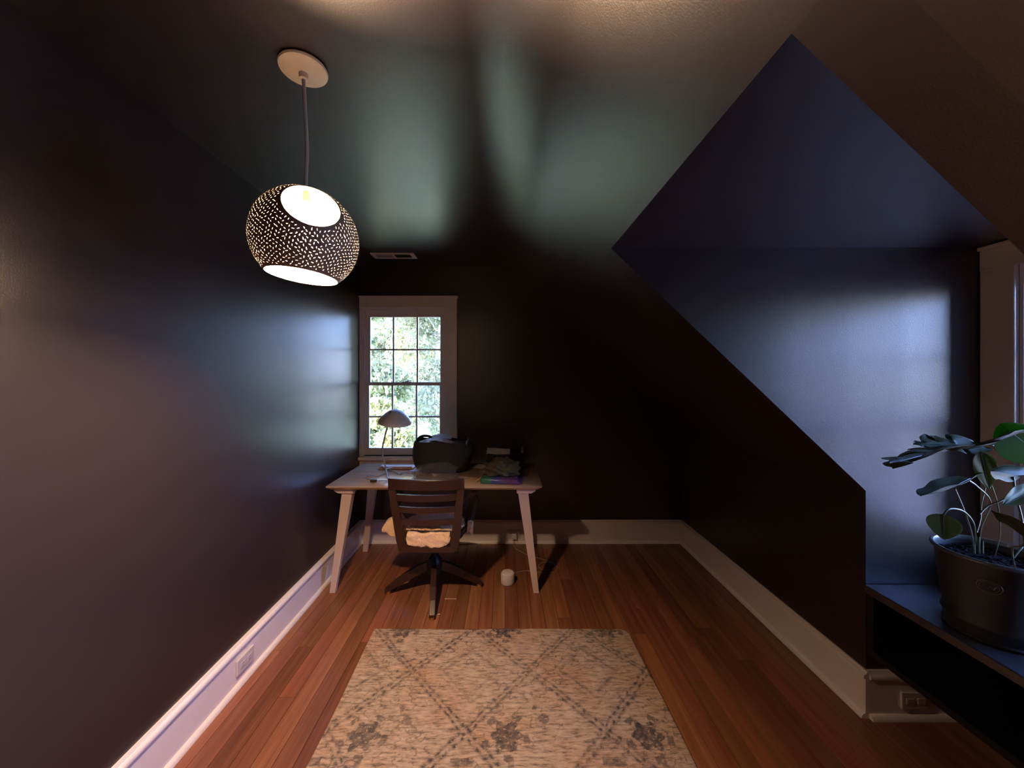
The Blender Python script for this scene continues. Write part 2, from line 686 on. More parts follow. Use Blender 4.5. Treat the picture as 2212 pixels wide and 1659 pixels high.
# baseboards
def baseboard(name, p0, p1, inward, extra=0.0):
    """p0 -> p1 on the wall line; inward = unit vector into the room"""
    p0, p1, inw = Vector((*p0, 0)), Vector((*p1, 0)), Vector((*inward, 0))

    def ext(prof, nm, par):
        m_ = MB()
        n = len(prof)
        vs = [p0 + inw * a + Vector((0, 0, z)) for a, z in prof] + [p1 + inw * a + Vector((0, 0, z)) for a, z in prof]
        fs = [tuple(range(n)), tuple(range(2 * n - 1, n - 1, -1))]
        fs += [(i, i + n, (i + 1) % n + n, (i + 1) % n) for i in range(n)]
        m_.add(vs, fs)
        return m_.build(nm, M['white'], par, smooth=True, ang=35)
    b = struct(ext([(0, .0), (.016, .0), (.016, .172), (0, .172)], name, None))
    capp = [(0, .172), (.016, .172), (.024, .175)] + \
        [(.024 - .012 * (1 - math.cos(a)), .180 + .014 * math.sin(a)) for a in [PI / 2 * k / 6 for k in range(7)]] + \
        [(.010, .200), (.008, .204), (0, .204)]
    ext(capp, 'cap_molding', b)
    sh = [(.016, 0), (.034, 0)] + [(.016 + .018 * math.cos(a), .022 * math.sin(a)) for a in [PI / 2 * k / 6 for k in range(1, 7)]]
    ext(sh, 'shoe_molding', b)
    return b


baseboard('baseboard_left', (XL, YB), (XL, YF), (1, 0))
baseboard('baseboard_far', (XL + .016, YF), (XK - .016, YF), (0, -1))
baseboard('baseboard_right', (XK, D1 - .016), (XK, YF), (-1, 0))
baseboard('baseboard_right_near', (XK, YB), (XK, D0 + .016), (-1, 0))
baseboard('baseboard_dormer', (XK + .0005, D1), (XW, D1), (0, -1))
baseboard('baseboard_dormer_window', (XW, D0), (XW, D1 - .034), (-1, 0))
baseboard('baseboard_back', (XL + .016, YB), (XK - .016, YB), (0, 1))


# ------------------------------------------------------------------ windows
def build_window(name, w, h, loc, rz, wall_t, casing_w, head_h, left_cas, stool_front, cas_bottom, apron=True):
    """local: x across, y outward, z up; opening lower left at origin, plane y=0 is the room face"""
    root = bpy.data.objects.new(name, None)
    C.objects.link(root)
    root.location = loc
    root.rotation_euler = (0, 0, rz)
    root['kind'] = 'structure'
    Wm = M['white']
    e = .0
    # casings
    MB().box((w, -.022, cas_bottom), (w + casing_w, 0, h), .003).build('casing', Wm, root)
    MB().box((-left_cas, -.022, cas_bottom), (0, 0, h), .003).build('casing', Wm, root)
    MB().box((-left_cas, -.024, h), (w + casing_w, 0, h + head_h), .003).build('head_casing', Wm, root)
    MB().box((-left_cas, -.038, h + head_h), (w + casing_w + .008, 0, h + head_h + .018), .005).build('head_cap', Wm, root)
    # stool and apron
    MB().box((-left_cas, -stool_front, -.030), (w + casing_w * 1.1, wall_t * .5, 0), .004).build('stool', Wm, root)
    if apron:
        MB().box((-left_cas, -.020, -.10), (w + casing_w, 0, -.030), .003).build('apron', Wm, root)
    # jambs
    t = .012
    MB().box((0, 0, 0), (t, wall_t, h)).build('jamb', Wm, root)
    MB().box((w - t, 0, 0), (w, wall_t, h)).build('jamb', Wm, root)
    MB().box((t, 0, h - t), (w - t, wall_t, h)).build('head_jamb', Wm, root)
    MB().box((t, wall_t * .5, -.02), (w - t, wall_t + .02, .004)).build('outer_sill', Wm, root)
    # stops
    MB().box((t, .012, 0), (t + .010, .026, h - t), .002).build('stop', Wm, root)
    MB().box((w - t - .010, .012, 0), (w - t, .026, h - t), .002).build('stop', Wm, root)
    MB().box((t + .010, .012, h - t - .010), (w - t - .010, .026, h - t), .002).build('stop', Wm, root)
    a0, a1 = t + .001, w - t - .001
    mid = h * .487
    sashes = [('lower_sash', .028, .005, mid + .016, .062, .030), ('upper_sash', .062, mid - .014, h - t - .001, .030, .058)]
    for nm, y0, z0, z1, br, tr in sashes:
        y1 = y0 + .030
        st = .042
        m_ = MB()
        m_.box((a0, y0, z0), (a0 + st, y1, z1), .002)
        m_.box((a1 - st, y0, z0), (a1, y1, z1), .002)
        m_.box((a0 + st, y0, z0), (a1 - st, y1, z0 + br))
        m_.box((a0 + st, y0, z1 - tr), (a1 - st, y1, z1))
        sash = m_.build(nm, Wm, root)
        gx0, gx1, gz0, gz1 = a0 + st, a1 - st, z0 + br, z1 - tr
        mw = .014
        pw = (gx1 - gx0 - 2 * mw) / 3
        for k in (1, 2):
            xx = gx0 + k * pw + (k - 1) * mw
            MB().box((xx, y0 + .003, gz0), (xx + mw, y1 - .003, gz1), .002).build('muntin', Wm, sash)
        zz = (gz0 + gz1) / 2 - mw / 2
        for k in range(3):
            xx = gx0 + k * (pw + mw)
            MB().box((xx, y0 + .003, zz), (xx + pw, y1 - .003, zz + mw), .002).build('muntin', Wm, sash)
            for (q0, q1) in ((gz0, zz), (zz + mw, gz1)):
                MB().box((xx, y0 + .014, q0), (xx + pw, y0 + .0165, q1)).build('pane', M['glass'], sash)
    # latch on the meeting rail
    zt = mid + .016
    m_ = MB()
    m_.lathe([(.0, 0), (.016, 0), (.016, .006), (.010, .010), (0, .011)], (w / 2 + .02, .043, zt), 16)
    m_.tube([(w / 2 + .02, .043, zt + .008), (w / 2 + .05, .036, zt + .012), (w / 2 + .062, .034, zt + .010)], .004, 6)
    m_.box((w / 2 - .02, .030, zt), (w / 2 + .06, .052, zt + .004), .001)
    m_.build('sash_lock', M['plastic_white'], root, smooth=True)
    return root


build_window('window_1', WX1 - WX0, WZ1 - WZ0, (WX0, YF, WZ0), 0, .13, .108, .088, .0145, .055, 0)
# dormer: local x runs towards -Y world after -90 degrees
wd = DY1 - DY0
build_window('window_2', wd, DZ1 - DZ0, (XW, DY1, DZ0), -PI / 2, .12, .108, .088, .112, .045, -.079)


# ------------------------------------------------------------------ outdoors
g = MB().box((-30, 4.5, -3.2), (30, 40, -3.0)).build('lawn', M['grass'])
tag(g, 'green ground of the garden far below the far window', 'lawn', kind='structure')
g.name = 'ground'
struct(MB().box((2.4, -14, -3.2), (30, 4.5, -3.0)).build('driveway', mat('pale_concrete', (.42, .42, .44), .8, var=.15, vscale=2)))
struct(MB().box((XL - .12, YB - .12, -3.2), (XK + .1, YF + .13, -.15)).build('house_wall', mat('house_siding', (.5, .48, .45), .7)))


def leaf_cloud(clusters, n, size, name, m, parent, seed):
    r = np.random.default_rng(seed)
    cl = np.array([c[:3] for c in clusters])
    rad = np.array([c[3] for c in clusters])
    w = rad ** 2
    idx = r.choice(len(cl), n, p=w / w.sum())
    d = r.normal(size=(n, 3))
    d /= np.linalg.norm(d, axis=1)[:, None]
    rr = rad[idx] * r.uniform(.35, 1, n) ** .6
    c = cl[idx] + d * rr[:, None] * np.array([1, 1, .85])
    t = r.normal(size=(n, 3)) + np.array([0, 0, -.5])
    t /= np.linalg.norm(t, axis=1)[:, None]
    q = r.normal(size=(n, 3))
    b = np.cross(t, q)
    b /= np.linalg.norm(b, axis=1)[:, None]
    nn = np.cross(t, b)
    L = size * r.uniform(.6, 1.3, n)[:, None]
    v = np.stack([c, c + t * L * .5 + b * L * .28 + nn * L * .05, c + t * L, c + t * L * .5 - b * L * .28 + nn * L * .05], 1).reshape(-1, 3)
    me = bpy.data.meshes.new(name)
    me.vertices.add(4 * n)
    me.vertices.foreach_set('co', v.ravel())
    me.loops.add(4 * n)
    me.loops.foreach_set('vertex_index', np.arange(4 * n))
    me.polygons.add(n)
    me.polygons.foreach_set('loop_start', np.arange(n) * 4)
    me.polygons.foreach_set('loop_total', np.full(n, 4))
    me.update(calc_edges=True)
    me.materials.append(m)
    o = bpy.data.objects.new(name, me)
    C.objects.link(o)
    o.parent = parent
    o['kind'] = 'stuff'
    return o


def tree(name, label, x, y, h, rad, m, n, seed, size=.13, zb=-3.0, ncl=16, trunk=.12, cat='tree'):
    root = thing(name, label, cat, (x, y, zb))
    r = random.Random(seed)
    th = h * .45
    tr = MB()
    top = Vector((r.uniform(-.2, .2), r.uniform(-.2, .2), h * .9))
    tr.tube(catmull([(0, 0, 0), (r.uniform(-.1, .1), 0, h * .3), (r.uniform(-.2, .2), .1, h * .6), top], 4),
            [trunk * (1 - .06 * i) for i in range(13)], 8)
    tr.build('trunk', M['treebark'], root, smooth=True)
    cl = []
    for k in range(ncl):
        a = r.uniform(0, 2 * PI)
        rr = rad * math.sqrt(r.uniform(0.05, 1)) * .8
        zc = r.uniform(th * .6, h)
        sc = 1 - .55 * max(0, (zc - th) / (h - th)) ** 2
        p = (math.cos(a) * rr * sc, math.sin(a) * rr * sc, zc)
        cl.append((*p, rad * r.uniform(.28, .45)))
        zz = max(.2, zc - rr * .8)
        b = MB()
        b.tube(catmull([(0, 0, zz), (p[0] * .5, p[1] * .5, (zz + zc) / 2 + .1), p], 4),
               [.035 * (1 - .09 * i) for i in range(9)], 5)
        tgt = Vector(p)
        for j in range(5):
            q = tgt + Vector((r.uniform(-1, 1), r.uniform(-1, 1), r.uniform(-.3, 1))) * rad * .35
            b.tube([tgt * .7 + Vector((0, 0, zz * .3)), (tgt + q) / 2, q], [.012, .009, .004], 4)
        b.build('branch', M['treebark'], root)
    leaf_cloud(cl, n, size, 'foliage', m, root, seed)
    return root


tree('leafy_tree', 'pale green leafy tree seen in the left panes of the far window', -3.5, 8.6, 7.8, 1.25, M['tree_a'], 22000, 1, ncl=26)
tree('leafy_tree', 'cool green leafy tree seen in the right panes of the far window', -2.0, 12.0, 8.8, 1.9, M['tree_b'], 26000, 2, ncl=30)
tree('leafy_tree', 'tall hazy green tree rising farthest left behind the far window', -9.2, 14.5, 12.0, 2.6, M['tree_b'], 26000, 3, size=.2, ncl=32)
tree('leafy_tree', 'broad green tree filling the background behind the far window', -2.4, 18.6, 12.5, 3.4, M['tree_a'], 30000, 4, size=.22, ncl=36)
tree('garden_shrub', 'yellow green shrub seen in the bottom panes of the far window', -1.75, 5.9, 4.1, .75, M['tree_c'], 9000, 5, size=.10, trunk=.05, cat='shrub')
tree('garden_shrub', 'rounded sunlit shrub added out of view, left of the far window, to brighten reflections', -4.6, 5.9, 3.6, 1.0, M['tree_c'], 12000, 15, size=.11, trunk=.05, cat='shrub')  # unseen bright shrub, added to lift the reflection on the sloped ceiling
tree('leafy_tree', 'very tall dark green tree in the far distance behind the far window', -6.4, 28.0, 18.0, 4.8, M['tree_b'], 40000, 17, size=.32, ncl=60)
tree('leafy_tree', 'bushy green tree added out of view, right of the far window, to hide reflected sky', 2.6, 12.4, 10.5, 2.2, M['tree_b'], 28000, 7, size=.2, ncl=34)  # added out of view to screen the sky from the left wall's reflection
tree('leafy_tree', 'large green tree added unseen, far right beyond the far window, to hide reflected sky', 7.4, 16.6, 12.0, 3.2, M['tree_b'], 28000, 8, size=.22, ncl=34)  # also unseen, added to darken what the left wall reflects
tree('leafy_tree', 'dense green tree added just right of the far window view to hide reflected sky', 4.7, 8.0, 9.2, 1.7, M['tree_a'], 26000, 12, size=.16, ncl=34)  # unseen, added as a dense screen against bright sky on the left wall
tree('leafy_tree', 'dense green tree added well right of the far window view to hide reflected sky', 9.4, 10.4, 10.5, 2.5, M['tree_b'], 26000, 13, size=.2, ncl=34)  # unseen, extends the added screen further right
tree('leafy_tree', 'pale tree outside the dormer window, hidden mostly by its frame', 9.5, 4.5, 6.4, 2.0, M['tree_a'], 9000, 6)

# ------------------------------------------------------------------ pendant lamp
LC = Vector((-.630, 1.19, 1.931))
LR = .157


def shade_mesh():
    dA = Vector((.507, -.732, .456)).normalized()
    aA = R(29.5)
    dB = Vector((-.09, -.03, -.995)).normalized()
    aB = R(41)
    # stereographic projection from the centre of opening A
    t = dA.orthogonal().normalized()
    b = dA.cross(t)

    def st(p):
        k = 1 / (1 - p.dot(dA))
        return Vector((p.dot(t) * k, p.dot(b) * k))

    def inv(q):
        s2 = q.x * q.x + q.y * q.y
        return ((t * (2 * q.x) + b * (2 * q.y) + dA * (s2 - 1)) / (s2 + 1)).normalized()

    def ring(d, a, n):
        u = d.orthogonal().normalized()
        w = d.cross(u)
        return [d * math.cos(a) + (u * math.cos(2 * PI * k / n) + w * math.sin(2 * PI * k / n)) * math.sin(a) for k in range(n)]
    V, faces, kinds = [], [], []

    def addpoly(pts, kind):
        o = len(V)
        V.extend(st(p) for p in pts)
        faces.append(list(range(o, o + len(pts))))
        kinds.append(kind)
    addpoly(ring(dA, aA, 140), 'outer')
    addpoly(ring(dB, aB, 160), 'hole')
    # best-candidate style hex-ish sampling: fibonacci points with jitter
    N = 2500
    rr = random.Random(3)
    sp = math.sqrt(4 * PI / N)
    cells = []
    for i in range(N):
        z = 1 - 2 * (i + .5) / N
        ph = i * PI * (3 - math.sqrt(5))
        s_ = math.sqrt(1 - z * z)
        p = Vector((s_ * math.cos(ph), s_ * math.sin(ph), z))
        p = (p + Vector((rr.uniform(-1, 1), rr.uniform(-1, 1), rr.uniform(-1, 1))) * sp * .17).normalized()
        if p.dot(dA) > math.cos(aA + .06) or p.dot(dB) > math.cos(aB + .05):
            continue
        nv = noise.noise_vector(p * 2.3 + Vector((3.1, 0.4, 9))) + .35 * Vector((rr.uniform(-1, 1), rr.uniform(-1, 1), rr.uniform(-1, 1)))
        tt = (nv - p * nv.dot(p)).normalized()
        bb = p.cross(tt)
        hl = .34 * sp * rr.uniform(.8, 1.05)
        hw = .055 * sp * rr.uniform(.8, 1.3)
        pts = [p + tt * hl, p + tt * hl * .45 + bb * hw, p - tt * hl * .45 + bb * hw, p - tt * hl, p - tt * hl * .45 - bb * hw, p + tt * hl * .45 - bb * hw]
        addpoly([q.normalized() for q in pts], 'hole')
    nh = len(kinds)
    owner = []
    for i, f in enumerate(faces):
        owner += [i] * len(f)
    edges = [(f[i], f[(i + 1) % len(f)]) for f in faces for i in range(len(f))]
    vs, es, fs, ov, oe, of = delaunay_2d_cdt(V, edges, [], 0, 1e-7)
    own = [owner[o[0]] if o else -1 for o in ov]
    bm = bmesh.new()
    for q in vs:
        bm.verts.new(inv(q))
    bm.verts.ensure_lookup_table()
    for f in fs:
        k = own[f[0]]
        if k > 0 and all(own[i] == k for i in f):
            continue
        try:
            bm.faces.new([bm.verts[i] for i in f])
        except ValueError:
            pass
    bmesh.ops.delete(bm, geom=[v for v in bm.verts if not v.link_faces], context='VERTS')
    # outer + inner shell + bridging walls
    th = .0045
    for v in bm.verts:
        v.co = v.co * LR
    me = bpy.data.meshes.new('shade')
    bm.normal_update()
    out_v = [v.co.copy() for v in bm.verts]
    bm.verts.index_update()
    F = []
    for f in bm.faces:
        ids = [v.index for v in f.verts]
        if f.normal.dot(f.calc_center_median()) < 0:
            ids.reverse()
        F.append(ids)
    E = {}
    for ids in F:
        for i in range(len(ids)):
            a, c = ids[i], ids[(i + 1) % len(ids)]
            k = (min(a, c), max(a, c))
            E.setdefault(k, []).append((a, c))
    n = len(out_v)
    allv = out_v + [v * ((LR - th) / LR) for v in out_v]
    allf = F + [[i + n for i in reversed(ids)] for ids in F]
    for k, l in E.items():
        if len(l) == 1:
            a, c = l[0]
            allf.append([c, a, a + n, c + n])
    me.from_pydata([tuple(v) for v in allv], [], [tuple(f) for f in allf])
    bm.free()
    nF = len(F)
    me.materials.append(M['clay'])
    me.materials.append(M['clay_in'])
    me.polygons.foreach_set('material_index', [0 if i < nF else 1 for i in range(len(allf))])
    me.shade_smooth()
    me.set_sharp_from_angle(angle=R(40))
    return me


pend = thing('pendant_lamp', 'lit round ceramic pendant lamp pierced with tiny slits, hanging from a white ceiling canopy', 'lamp', (LC.x, LC.y, ZC))
me = shade_mesh()
shade = bpy.data.objects.new('lamp_shade', me)
C.objects.link(shade)
shade.parent = pend
shade.location = (0, 0, LC.z - ZC)
MB().lathe([(.0, -.002), (.068, -.002), (.072, -.008), (.070, -.014), (.045, -.020), (.014, -.024), (.013, -.040), (.006, -.042), (0, -.042)],
           (-.008, 0, 0), 48).build('canopy', M['canopy'], pend, smooth=True)
zt = LC.z - ZC
MB().tube(catmull([(-.008, 0, -.04), (-.003, 0, -.14), (.003, 0, -.26), (.0, 0, -.34), (0, 0, zt + .148)], 6), .0058, 8).build('cord', M['cordgrey'], pend, smooth=True)
MB().lathe([(0, .150), (.007, .150), (.011, .146), (.0115, .120), (.013, .118), (0, .118)], (0, 0, zt), 24).build('socket', M['brass'], pend, smooth=True)
MB().lathe([(0, .118), (.016, .118), (.018, .112), (.017, .088), (.015, .086), (.015, .060), (0, .060)], (0, 0, zt), 24).build('socket_collar', M['plastic_white'], pend, smooth=True)
MB().lathe([(0, .060), (.014, .058), (.015, .045), (.028, .025), (.042, .003), (.048, -.023), (.045, -.045), (.034, -.063), (.018, -.072), (0, -.075)], (0, 0, zt), 28).build('bulb', M['bulb'], pend, smooth=True)

# ------------------------------------------------------------------ ceiling vent
vent = thing('ceiling_vent', 'white ceiling register with a pale and a shade-dark louvre section', 'vent', (-.90, 3.055, ZC))
a, b2 = .175, .065
m_ = MB()
m_.box((-a, -b2, -.010), (a, -b2 + .022, 0), .002)
m_.box((-a, b2 - .022, -.010), (a, b2, 0), .002)
m_.box((-a, -b2 + .022, -.010), (-a + .035, b2 - .022, 0))
m_.box((a - .035, -b2 + .022, -.010), (a, b2 - .022, 0))
m_.box((-.008, -b2 + .022, -.010), (.008, b2 - .022, 0))
m_.build('frame', M['white'], vent)
MB().box((-a + .036, -b2 + .023, -.0022), (a - .036, b2 - .023, -.0006)).build('duct_shade_sheet', M['vent_shade'], vent)  # dark sheet put in place of the shaded duct opening
for k in range(6):
    yy = -b2 + .03 + k * .0145
    MB().box((-a + .035, yy - .0065, -.0075), (-.008, yy + .0065, -.0062)).build('slat', M['louver_pale'], vent)
for k in range(6):
    yy = -b2 + .03 + k * .0145
    MB().box((.008, yy - .0010, -.0085), (a - .035, yy + .0010, -.0030)).build('slat', M['vent_shade'], vent)  # open half: slats coloured dark to stand for shade


# ------------------------------------------------------------------ outlets
def outlet(label, loc, rz):
    t = thing('wall_outlet', label, 'outlet', loc, rz)
    MB().box((-.060, -.010, -.037), (.060, 0, .037), .004).build('cover_plate', M['plastic_white'], t)
    for s in (-1, 1):
        r_ = MB().box((s * .024 - .017, -.013, -.013), (s * .024 + .017, -.010, .013), .0015).build('receptacle', M['plastic_white'], t)
        MB().box((s * .024 - .007, -.0136, -.008), (s * .024 + .005, -.013, -.0065)).build('slot', M['outlet_dark'], r_)
        MB().box((s * .024 - .007, -.0136, .0055), (s * .024 + .005, -.013, .007)).build('slot', M['outlet_dark'], r_)
    return t


outlet('white outlet plate on the left baseboard near the rug', (XL + .0165, 1.848, .097), PI / 2)
outlet('dim outlet plate on the short baseboard under the dormer bench', (1.785, D1 - .0165, .085), 0)
outlet('white outlet plate on the far baseboard with a plug in it', (.08, YF - .0165, .085), 0)

# ------------------------------------------------------------------ dormer bench
BX = XK + .002
bench = thing('dormer_bench', 'dark painted built-in bench shelf with an open front, under the dormer window', 'bench', ((BX + XW) / 2, (D0 + D1) / 2, .276))
ox, oy, oz = -(BX + XW) / 2, -(D0 + D1) / 2, -.276


M['benchtop_sheen'] = mat('bench_top_window_sheen', (0.05, 0.047, 0.055), 0.25, bump=0.05, bscale=60, spec=1.0)  # shelf paint made paler, window sheen put into the base colour


def bb(n, a, b, bev=.003):
    return MB().box((a[0] + ox, a[1] + oy, a[2] + oz), (b[0] + ox, b[1] + oy, b[2] + oz), bev).build(n, M['benchtop_sheen' if n == 'bench_top' else 'shelfpaint'], bench)


bb('bench_top', (BX - .012, D0 + .002, .545), (XW - .002, D1 - .002, .579))
bb('bottom_board', (BX, D0 + .002, .276), (XW - .03, D1 - .002, .306))
bb('side_panel', (BX, D1 - .030, .306), (XW - .03, D1 - .002, .545), .002)
bb('side_panel', (BX, D0 + .002, .306), (XW - .03, D0 + .030, .545), .002)
bb('back_panel', (XW - .03, D0 + .002, .276), (XW - .002, D1 - .002, .545), .001)
bb('divider', (BX + .01, 1.08, .306), (XW - .03, 1.105, .545), .002)

# ------------------------------------------------------------------ desk
TX0, TX1, TY0, TY1, TZ = -1.232, .262, 2.56, 3.25, .738
desk = thing('desk', 'pale wooden desk with splayed tapering legs under the far window', 'table', ((TX0 + TX1) / 2, (TY0 + TY1) / 2, 0))
dx, dy = -(TX0 + TX1) / 2, -(TY0 + TY1) / 2


def rounded_rect(x0, y0, x1, y1, r, n=6):
    pts = []
    for (cx, cy, a0) in ((x1 - r, y1 - r, 0), (x0 + r, y1 - r, PI / 2), (x0 + r, y0 + r, PI), (x1 - r, y0 + r, 1.5 * PI)):
        for k in range(n + 1):
            a = a0 + PI / 2 * k / n
            pts.append((cx + r * math.cos(a), cy + r * math.sin(a)))
    return pts


m_ = MB()
lay = [(TZ - .028, .030), (TZ - .010, .004), (TZ - .003, .0), (TZ, .003)]
n_ = None
rings = []
for z, ins in lay:
    rings.append([(p[0] + dx, p[1] + dy, z) for p in rounded_rect(TX0 + ins, TY0 + ins, TX1 - ins, TY1 - ins, .022)])
n_ = len(rings[0])
vs = [p for r_ in rings for p in r_]
fs = [tuple(range(n_ - 1, -1, -1)), tuple(range(3 * n_, 4 * n_))]
for i in range(3):
    fs += [(i * n_ + k, i * n_ + (k + 1) % n_, (i + 1) * n_ + (k + 1) % n_, (i + 1) * n_ + k) for k in range(n_)]
m_.add(vs, fs)
m_.build('tabletop', M['top'], desk, smooth=True, ang=50)
zb = TZ - .028
for sx, sy in ((-1, -1), (1, -1), (-1, 1), (1, 1)):
    cx = (TX0 + TX1) / 2
    tx = cx + sx * .615
    fx = cx + sx * .703
    ty = TY0 + .085 if sy < 0 else TY1 - .085
    fy = TY0 + .04 if sy < 0 else TY1 - .045
    a, c = .036, .019
    vs = []
    for (X, Y, z, h) in ((fx, fy, 0, c), (tx, ty, zb - .03, a)):
        vs += [(X + i * h + dx, Y + j * h * .8 + dy, z) for i, j in ((-1, -1), (1, -1), (1, 1), (-1, 1))]
    MB().add(vs, [(3, 2, 1, 0), (4, 5, 6, 7), (0, 1, 5, 4), (1, 2, 6, 5), (2, 3, 7, 6), (3, 0, 4, 7)]).build('leg', M['legwood'], desk)
    o0, o1 = tx - sx * .045, tx + sx * .085
    poly = [(o0 + dx, zb - .03), (o1 - sx * .03 + dx, zb - .03), (o1 + dx, zb - .014), (o1 + dx, zb), (o0 + dx, zb)]
    MB().prism(poly, 'Y', ty - .04 + dy, ty + .04 + dy).build('bracket', M['legwood'], desk)

# ------------------------------------------------------------------ swivel chair
CX, CY = -.49, 2.62
chair = thing('desk_chair', 'dark wooden swivel chair with a slatted back, in front of the desk', 'chair', (CX, CY, 0))
Wd = M['walnut']


def P2(px, py, Y):
    return P(px, py, Y) - Vector((CX, CY, 0))


def rail(name, zc, hh, yc, half, bow, th=.016, m=Wd, taper=0):
    """curved horizontal back rail, bowing towards the camera (-Y) in the middle"""
    n = 14
    vs = []
    for i in range(n + 1):
        t = i / n * 2 - 1
        xx = t * half
        y = yc - bow * (1 - t * t)
        zt_ = zc + hh / 2 - taper * (1 - t * t)
        zb_ = zc - hh / 2
        vs += [(xx, y - th / 2, zb_), (xx, y + th / 2, zb_), (xx, y + th / 2, zt_), (xx, y - th / 2, zt_)]
    fs = []
    for i in range(n):
        o = i * 4
        for k in range(4):
            fs.append((o + k, o + (k + 1) % 4, o + 4 + (k + 1) % 4, o + 4 + k))
    fs += [(0, 3, 2, 1), (n * 4, n * 4 + 1, n * 4 + 2, n * 4 + 3)]
    return MB().add(vs, fs).build(name, m, chair, smooth=True, ang=35)


def backy(z):   # y of back plane (local) as function of height
    return -.205 - .16 * (z - .40)


def backw(z):   # half width between post centres
    return .168 + .056 * (z - .40) / .45


for s in (-1, 1):
    pts = [(s * backw(z) + .0, backy(z), z) for z in (.372, .45, .55, .65, .73, .792)]
    m_ = MB()
    for i in range(len(pts) - 1):
        pass
    vs = []
    for p, (hw, hd) in zip(pts, ((.022, .018), (.028, .018), (.027, .016), (.024, .015), (.022, .014), (.020, .013))):
        vs += [(p[0] + i * hw, p[1] + j * hd, p[2]) for i, j in ((-1, -1), (1, -1), (1, 1), (-1, 1))]
    fs = [(3, 2, 1, 0), (20, 21, 22, 23)]
    for i in range(5):
        for k in range(4):
            fs.append((i * 4 + k, i * 4 + (k + 1) % 4, i * 4 + 4 + (k + 1) % 4, i * 4 + 4 + k))
    MB().add(vs, fs).build('back_post', Wd, chair)
cr_ = rail('crest_rail', .823, .068, backy(.83), .238, .035, th=.022)
bvm = cr_.modifiers.new('bevel', 'BEVEL')
bvm.width = .006
bvm.segments = 3
rail('back_slat', .735, .040, backy(.735), .204, .030)
rail('back_slat', .655, .036, backy(.655), .194, .028)
rail('back_slat', .572, .036, backy(.572), .184, .026)
# seat: saddle slab
m_ = MB()
out = []
for k in range(48):
    a = 2 * PI * k / 48
    c_, s_ = math.cos(a), math.sin(a)
    ex = .235 * (abs(c_) ** .55) * (1 if c_ > 0 else -1)
    ey = (.195 if s_ < 0 else .225) * (abs(s_) ** .55) * (1 if s_ > 0 else -1)
    if ey < 0:
        ex *= .90
    out.append((ex, ey + .012))
vs = [(x * .94, y * .94, .400) for x, y in out] + [(x, y, .412) for x, y in out] + [(x, y, .432) for x, y in out] + [(x * .96, y * .96, .442) for x, y in out] + [(x * .6, y * .6, .434) for x, y in out]
fs = [tuple(range(47, -1, -1)), tuple(range(192, 240))]
for i in range(4):
    fs += [(i * 48 + k, i * 48 + (k + 1) % 48, (i + 1) * 48 + (k + 1) % 48, (i + 1) * 48 + k) for k in range(48)]
m_.add(vs, fs).build('seat', Wd, chair, smooth=True, ang=50)
MB().box((-.17, -.222, .365), (.17, -.195, .402), .004).build('rear_apron', Wd, chair)
# arms: curved, from posts forward, with a support to the seat
for s in (-1, 1):
    pts = catmull([(s * (backw(.665) + .02), backy(.665) + .02, .655), (s * .245, -.10, .665), (s * .272, .02, .668), (s * .270, .12, .664), (s * .255, .175, .655)], 5)
    m_ = MB().tube(pts, [.016] + [.024] * (len(pts) - 2) + [.018], 10, flat=.62)
    m_.build('arm', Wd, chair, smooth=True)
    pts = catmull([(s * .262, .10, .655), (s * .285, .115, .58), (s * .262, .10, .49), (s * .222, .07, .425)], 5)
    MB().tube(pts, [.020] * 6 + [.018] * 5 + [.020] * 5, 8, flat=.8).build('arm_support', Wd, chair, smooth=True)
# mechanism and base
m_ = MB()
m_.box((-.09, -.09, .372), (.09, .09, .400), .006)
m_.lathe([(.030, .373), (.026, .34), (.020, .33), (.020, .24)], (0, 0, 0), 20)
m_.build('swivel_plate', M['iron'], chair, smooth=True)
MB().lathe([(0, .262), (.019, .262), (.023, .255), (.038, .235), (.052, .215), (.056, .195), (.054, .150), (.048, .125), (0, .120)], (0, 0, 0), 28).build('hub', M['iron'], chair, smooth=True)
for k in range(4):
    a = R(-82 + 90 * k)
    d = Vector((math.cos(a), math.sin(a), 0))
    q = Vector((-d.y, d.x, 0))
    prof = [(.045, .205, .150, .021), (.12, .178, .118, .021), (.20, .135, .078, .020), (.27, .088, .044, .019), (.315, .052, .022, .020), (.335, .036, .020, .018)]
    vs = []
    for r_, z1, z0, hw in prof:
        vs += [d * r_ + q * (-hw) + Vector((0, 0, z0)), d * r_ + q * hw + Vector((0, 0, z0)), d * r_ + q * hw * .8 + Vector((0, 0, z1)), d * r_ - q * hw * .8 + Vector((0, 0, z1))]
    fs = [(0, 3, 2, 1), (20, 21, 22, 23)]
    for i in range(5):
        for j in range(4):
            fs.append((i * 4 + j, i * 4 + (j + 1) % 4, i * 4 + 4 + (j + 1) % 4, i * 4 + 4 + j))
    lg = MB().add(vs, fs).build('base_leg', Wd, chair)
    MB().lathe([(0, .0), (.014, .0), (.016, .004), (.015, .022), (0, .024)], d * .312, 16).build('foot_glide', M['brass'], lg, smooth=True)


